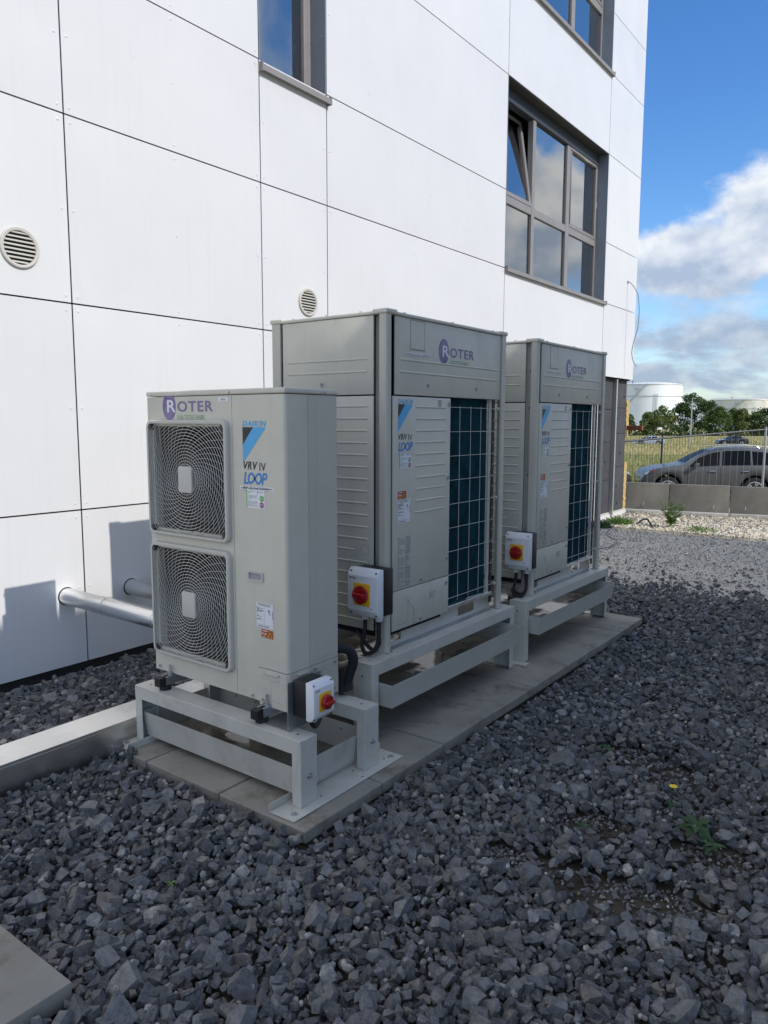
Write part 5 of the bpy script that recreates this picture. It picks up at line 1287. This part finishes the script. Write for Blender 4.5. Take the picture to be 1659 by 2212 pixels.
# ================================================================== tanks, mast
def tank(loc, R, zt, label, m, dome=1.6):
    t = thing('storage_tank', loc, label, 'tank', 'round white storage tanks'); x, y, z = loc; N = 72
    pr = [(R, z), (R, zt), (R*.96, zt+.25), (R*.6, zt+dome*.75), (.2, zt+dome)]
    mb = MB(); mb.add([(x+r*math.cos(2*math.pi*k/N), y+r*math.sin(2*math.pi*k/N), h) for r, h in pr[:2] for k in range(N)], [(k, (k+1) % N, N+(k+1) % N, N+k) for k in range(N)]); mb.build('shell', m, t, smooth=True)
    mb = MB(); mb.add([(x+r*math.cos(2*math.pi*k/N), y+r*math.sin(2*math.pi*k/N), h) for r, h in pr[1:] for k in range(N)], [(i*N+k, i*N+(k+1) % N, (i+1)*N+(k+1) % N, (i+1)*N+k) for i in range(3) for k in range(N)]); mb.build('roof', m, t, smooth=True)
    for hz in (zt-.35, zt-6.2):
        MB().tube([(x+(R+.12)*math.cos(2*math.pi*k/N), y+(R+.12)*math.sin(2*math.pi*k/N), hz) for k in range(N)], .16, 6, closed=True).build('wind_girder', 'fence_galv', t)
    r = MB()
    for h in (.55, 1.1): r.tube([(x+R*math.cos(2*math.pi*k/N), y+R*math.sin(2*math.pi*k/N), zt+h) for k in range(N)], .05, 4, closed=True)
    for k in range(N): r.tube([(x+R*math.cos(2*math.pi*k/N), y+R*math.sin(2*math.pi*k/N), zt-.1) , (x+R*math.cos(2*math.pi*k/N), y+R*math.sin(2*math.pi*k/N), zt+1.1)], .05, 4)
    r.build('railing', 'fence_galv', t, kind='stuff')
    s = MB(); pts = []
    for k in range(30):
        a = rad(-150+k*2.6); pts.append((x+(R+.6)*math.cos(a), y+(R+.6)*math.sin(a), z+(zt-z)*k/29))
    s.tube(pts, .28, 4); s.build('stair', 'fence_galv', t)
    for a in (-62, -58): MB().tube([(x+(R+.35)*math.cos(rad(a)), y+(R+.35)*math.sin(rad(a)), z), (x+(R+.35)*math.cos(rad(a)), y+(R+.35)*math.sin(rad(a)), zt-5)], .14, 6).build('downpipe', 'fence_galv', t)
    pf = MB().box(x-R*.10, x+R*.06, y-R-1.4, y-R-.1, zt-2.6, zt-2.4).tube([(x-R*.10, y-R-1.3, zt-2.4), (x-R*.10, y-R-1.3, zt-1.2)], .06, 4).tube([(x+R*.06, y-R-1.3, zt-2.4), (x+R*.06, y-R-1.3, zt-1.2)], .06, 4).tube([(x-R*.10, y-R-1.3, zt-1.25), (x+R*.06, y-R-1.3, zt-1.25)], .06, 4); pf.build('platform', 'fence_galv', t)
    MB().tube([(x-R*.2, y-R*.9, zt+.3), (x-R*.2, y-R*.9, zt+1.9)], .28, 6).build('vent_cap', 'lamp_red', t)
tank((-125.8, 409, -1.82), 17.0, 21.4, 'large white storage tank beside the building corner', 'tank')
tank((-111.5, 572, -1.82), 20.0, 17.4, 'stained cream storage tank farther right behind the trees', 'tank_old', 1.2)
pm = thing('light_mast', (-29.2, 126.3, -1.82), 'slender grey lamp mast in front of the trees', 'lamp mast')
MB().tube([(-29.2, 126.3, -1.9), (-29.2, 126.3, 5.4)], [.11, .07], 10).build('mast', 'fence_galv', pm, smooth=True)
MB().box(-29.3, -28.7, 126.15, 126.45, 5.38, 5.5).build('lamp_head', 'fence_galv', pm, bevel=.03)

# ================================================================== trees and plants
def leaf_cards(rng, pts, size, aspect=.6):
    n = len(pts); d = rng.normal(size=(n, 3)); d /= np.linalg.norm(d, axis=1)[:, None]; e = rng.normal(size=(n, 3)); e -= (e*d).sum(1)[:, None]*d; e /= np.linalg.norm(e, axis=1)[:, None]
    s = size*rng.uniform(.6, 1.35, n)[:, None]; a = d*s*.5; b = e*s*.5*aspect
    V = np.stack([pts-a, pts+b*.9-a*.1, pts+a, pts-b*.9-a*.1], 1).reshape(-1, 3); F = [(4*i, 4*i+1, 4*i+2, 4*i+3) for i in range(n)]; return V.tolist(), F
def tree(x, y, z0, h, r, m, label, seed, nleaf=1500, size=.45, trunk=.28, slim=1.0):
    rng = np.random.default_rng(seed); t = thing('tree', (x, y, z0), label, 'tree', 'trees along the far side of the meadow')
    tr = MB(); top = z0+h; base = z0+h*trunk
    tr.tube(smooth_pts([(x, y, z0-.2), (x+rng.uniform(-.1, .1), y, base), (x+rng.uniform(-.3, .3), y, z0+h*.75)]), [.20*h/9*(1-.08*i) if i < 11 else .03 for i in range(11)][:11], 7)
    for k in range(6):
        a = rng.uniform(0, 6.28); q = rng.uniform(.35, .8)
        tr.tube([(x, y, z0+h*(.25+.3*k/6)), (x+math.cos(a)*r*q*.6, y+math.sin(a)*r*q*.6, z0+h*(.42+.3*k/6)), (x+math.cos(a)*r*q, y+math.sin(a)*r*q, z0+h*(.52+.35*k/6))], [.07*h/9, .045*h/9, .02], 5)
    tr.build('trunk', 'bark', t)
    P = []; nc = 34; nleaf = int(nleaf*2.6); r *= 1.32
    for k in range(nc):
        u = rng.uniform(0, 1)**.8; zz = base+(top-base)*(.08+.88*u); rr = r*slim*math.sqrt(max(.05, 1-(2*u-.85)**2*.85))*rng.uniform(.35, .95); a = rng.uniform(0, 6.28)
        c = np.array([x+rr*math.cos(a), y+rr*math.sin(a), zz]); cs = r*rng.uniform(.22, .42)
        g = rng.normal(size=(nleaf//nc, 3)); g /= np.linalg.norm(g, axis=1)[:, None]; g *= (rng.uniform(.35, 1.1, len(g))**.6)[:, None]*cs; g[:, 2] *= .75; P.append(c+g)
    V, F = leaf_cards(rng, np.concatenate(P), size, .75); MB().add(V, F).build('crown', m, t)
Tz = -1.82
TR = [(-66.5, 203, 5.6, 2.2, 'leaf_mid', 'small green tree at the foot of the white tank near the corner'), (-60.6, 203.8, 5.9, 1.9, 'leaf_light', 'thin airy young tree in front of the white tank'),
      (-57.4, 206.2, 7.4, 2.6, 'leaf_light', 'yellow green round tree left of the tall dark tree'), (-54.2, 211.5, 8.8, 2.6, 'leaf_dark', 'dark tree pressed against the left side of the tallest tree'),
      (-51.3, 211.6, 11.3, 3.3, 'leaf_dark', 'tallest dark tree of the row, just behind the lamp mast'), (-47.8, 214.4, 9.0, 2.9, 'leaf_dark', 'broad dark tree right of the tallest one'),
      (-44.9, 213.0, 7.3, 2.4, 'leaf_mid', 'mid green tree in the dip between the two tanks'), (-42.2, 217.9, 7.1, 1.8, 'leaf_mid', 'slim mid green tree below the left side of the cream tank'),
      (-40.0, 216.6, 7.0, 1.7, 'leaf_light', 'slim pale birch in front of the cream tank'), (-38.1, 220.2, 6.2, 1.9, 'leaf_mid', 'low green tree right of the pale birch'),
      (-35.8, 221.5, 7.0, 2.5, 'leaf_dark', 'dark tree at the right edge of the picture'), (-32.6, 223.5, 6.6, 2.4, 'leaf_mid', 'green tree right outside the picture'), (-29, 225, 7.2, 2.6, 'leaf_dark', 'dark tree farther right outside the picture'), (-70.5, 201, 6.8, 2.6, 'leaf_dark', 'dark tree hidden behind the building corner')]
for i, (x, y, h, r, m, lab) in enumerate(TR): tree(x, y, Tz, h, r, m, lab, 40+i, nleaf=1500, size=.42, trunk=.06 if i != 8 else .2)
rng = np.random.default_rng(5)
n = 5200; s = rng.uniform(-12, 34, n); pts = np.c_[-66+s*1.1, 199.5+s*.72+rng.uniform(-1.2, 1.2, n), Tz+rng.uniform(0, 1, n)**1.3*(2.0+.8*np.sin(s*1.3)+.5*np.sin(s*3.7))]
V, F = leaf_cards(rng, pts, .5, .8); ug = MB().add(V, F).build('undergrowth', 'leaf_dark', kind='stuff'); tag(ug, 'dense dark undergrowth at the foot of the tree row', 'undergrowth')
# meadow grass: tufts of blades
def grass(name, m, n, ymin, ymax, hmin, hmax, seed, label, wid):
    rng = np.random.default_rng(seed); k = rng.random(n)**1.6; y = ymin+(ymax-ymin)*k; x = 4-(y*.33)+rng.uniform(-.17, .17, n)*y-1.0
    zg = np.where(y < 22, -.82, np.where(y < 122, -.82-1.0*(y-22)/100, -1.82)); h = rng.uniform(hmin, hmax, n); a = rng.uniform(0, 6.28, n); w = wid*(1+y/60)
    dx, dy = np.cos(a)*w, np.sin(a)*w; lx, ly = rng.normal(0, .25, n)*h, rng.normal(0, .25, n)*h
    V = np.stack([np.c_[x-dx, y-dy, zg-.02], np.c_[x+dx, y+dy, zg-.02], np.c_[x+lx, y+ly, zg+h]], 1).reshape(-1, 3)
    o = MB().add(V.tolist(), [(3*i, 3*i+1, 3*i+2) for i in range(n)]).build(name, m, kind='stuff'); tag(o, label, 'grass')
grass('meadow_grass', 'straw', 26000, 30, 190, .15, .5, 3, 'dry yellow grass over the wide meadow', .03)
grass('meadow_grass', 'grass_green', 14000, 29.5, 60, .2, .6, 4, 'greener tall grass on the near side of the meadow', .025)
grass('meadow_grass', 'grass_green', 9000, 90, 190, .15, .4, 6, 'greenish grass strips far out on the meadow', .03)

def leafy(name, base, h, stems, leaf, m, label, seed, spread=.4, cat='weed', nl=9):
    r = random.Random(seed); t = thing(name, base, label, cat); B = Vector(base); st = MB(); lf = MB()
    for k in range(stems):
        a = r.uniform(0, 6.28); d = Vector((math.cos(a), math.sin(a), 0)); hh = h*r.uniform(.55, 1.0) if k else h; sp = spread*h*r.uniform(.3, 1) if k else .02
        P = lambda q: B+d*sp*q**1.4+Vector((0, 0, hh*q))
        st.tube([P(i/5) for i in range(6)], [.006*(1-.13*i)*max(.5, h/.4) for i in range(6)], 5)
        for i in range(nl):
            q = .12+.86*i/nl; p = P(q); b = r.uniform(0, 6.28); L = leaf*r.uniform(.6, 1.15)*(1.15-.55*q); o = Vector((math.cos(b), math.sin(b), r.uniform(.25, .9))).normalized(); sd = o.cross(Vector((0, 0, 1))).normalized()*L*.16
            mid = p+o*L*.5+Vector((0, 0, .04*L)); tip = p+o*L-Vector((0, 0, L*.22)); lf.add([p, mid-sd, tip, mid+sd], [(0, 1, 2, 3)])
    st.build('stem', m, t); lf.build('leaves', m, t)
leafy('weed', (.49, 12.11, -.07), .44, 9, .14, 'weed', 'tall green leafy weed growing in front of the concrete blocks', 3, .75, nl=13)
def tuft(base, h, n, rad_, m, label, seed):
    r = random.Random(seed); t = thing('grass_tuft', base, label, 'grass'); b = MB(); B = Vector(base)
    for k in range(n):
        a = r.uniform(0, 6.28); p = B+Vector((math.cos(a), math.sin(a), 0))*rad_*math.sqrt(r.random()); o = Vector((r.gauss(0, .5), r.gauss(0, .5), 1)).normalized(); L = h*r.uniform(.5, 1.1); s = o.cross(Vector((math.cos(a), math.sin(a), .1))).normalized()*.006
        q = p+o*L*.55; e = p+o*L+Vector((o.x, o.y, -.3))*L*.3; b.add([p-s, p+s, q+s, q-s, e], [(0, 1, 2, 3), (3, 2, 4)])
    b.build('blades', m, t)
tuft((-.28, 12.05, -.08), .17, 260, .20, 'weed', 'bright green grass tuft at the foot of the bare building corner', 1)
tuft((-.42, 11.60, -.09), .16, 200, .16, 'weed_dark', 'grass tuft tinted darker for the shade beside the farthest unit', 2)  # darker leaf colour paints the shade of this spot into the blades
tuft((.95, 12.0, -.08), .08, 160, .28, 'weed', 'low grass right of the leafy weed', 5)
def rosette(base, r0, n, m, label, seed, flower=False):
    r = random.Random(seed); t = thing('gravel_weed', base, label, 'weed'); B = Vector(base); lf = MB()
    for k in range(n):
        a = 6.283*k/n+r.uniform(-.3, .3); L = r0*r.uniform(.55, 1.1); o = Vector((math.cos(a), math.sin(a), r.uniform(.25, .9))).normalized(); sd = o.cross(Vector((0, 0, 1))).normalized(); pts = []
        N = 6
        for i in range(N+1):
            q = i/N; w = L*.17*math.sin(math.pi*min(1, q*.9+.08))*(1.25 if i % 2 else .7); c = B+o*L*q-Vector((0, 0, .5*L*q*q)); pts.append((c-sd*w, c+sd*w))
        lf.add([p for ab in pts for p in ab], [(2*i, 2*i+1, 2*i+3, 2*i+2) for i in range(N)])
    lf.build('leaves', m, t)
    if flower:
        MB().tube([B, B+Vector((.005, 0, .07))], .002, 5).build('stem', m, t)
        f = MB(); c = B+Vector((.005, 0, .07))
        for k in range(8):
            a = 6.283*k/8; o = Vector((math.cos(a), math.sin(a), .25)); s = Vector((-o.y, o.x, 0))*.006; f.add([c, c+o*.012-s, c+o*.020, c+o*.012+s], [(0, 1, 2, 3)])
        f.build('petals', 'flower', t)
rosette((3.22, 2.94, .0), .10, 16, 'weed_dark', 'largest dark green weed rosette among the stones at the right', 4)
rosette((3.30, 2.86, -.01), .07, 9, 'weed_dark', 'smaller weed just in front of the largest rosette', 7)
rosette((3.085, 3.09, -.005), .04, 5, 'weed_dark', 'tiny weed with one yellow flower in the gravel', 8, True)
rosette((2.67, 3.46, -.01), .07, 7, 'weed_dark', 'thin weed sprig in the bare soil near the slabs', 9)
rosette((1.90, 1.47, .012), .035, 5, 'weed', 'tiny bright weed sprig in the foreground stones', 10)
rosette((2.86, 2.70, -.01), .045, 6, 'weed_dark', 'tiny dark weed left of the largest rosette', 12)

# cables lying on the drive
gc = thing('ground_cable', (.2, 10.8, -.08), 'thin grey cable snaking over the gravel beside the farthest unit', 'cable')
MB().tube(smooth_pts([(-.236, 11.42, -.09), (-.116, 10.94, -.09), (.073, 10.62, -.088), (.269, 10.34, -.078), (.355, 9.99, -.078), (.381, 9.68, -.078), (.30, 9.45, -.078), (.1, 9.2, -.078)]), .008, 6).build('sheath', 'print_mid', gc, smooth=True)
hs = thing('black_hose', (.3, 12.2, -.05), 'black hose half buried in the pale gravel near the corner', 'hose')
MB().tube(smooth_pts([(-.05, 12.1, -.09), (-.04, 12.3, -.03), (.03, 12.35, .0), (.12, 12.2, -.01), (.30, 11.85, -.075), (.36, 11.7, -.10)]), .014, 8).build('hose', 'rubber', hs, smooth=True)
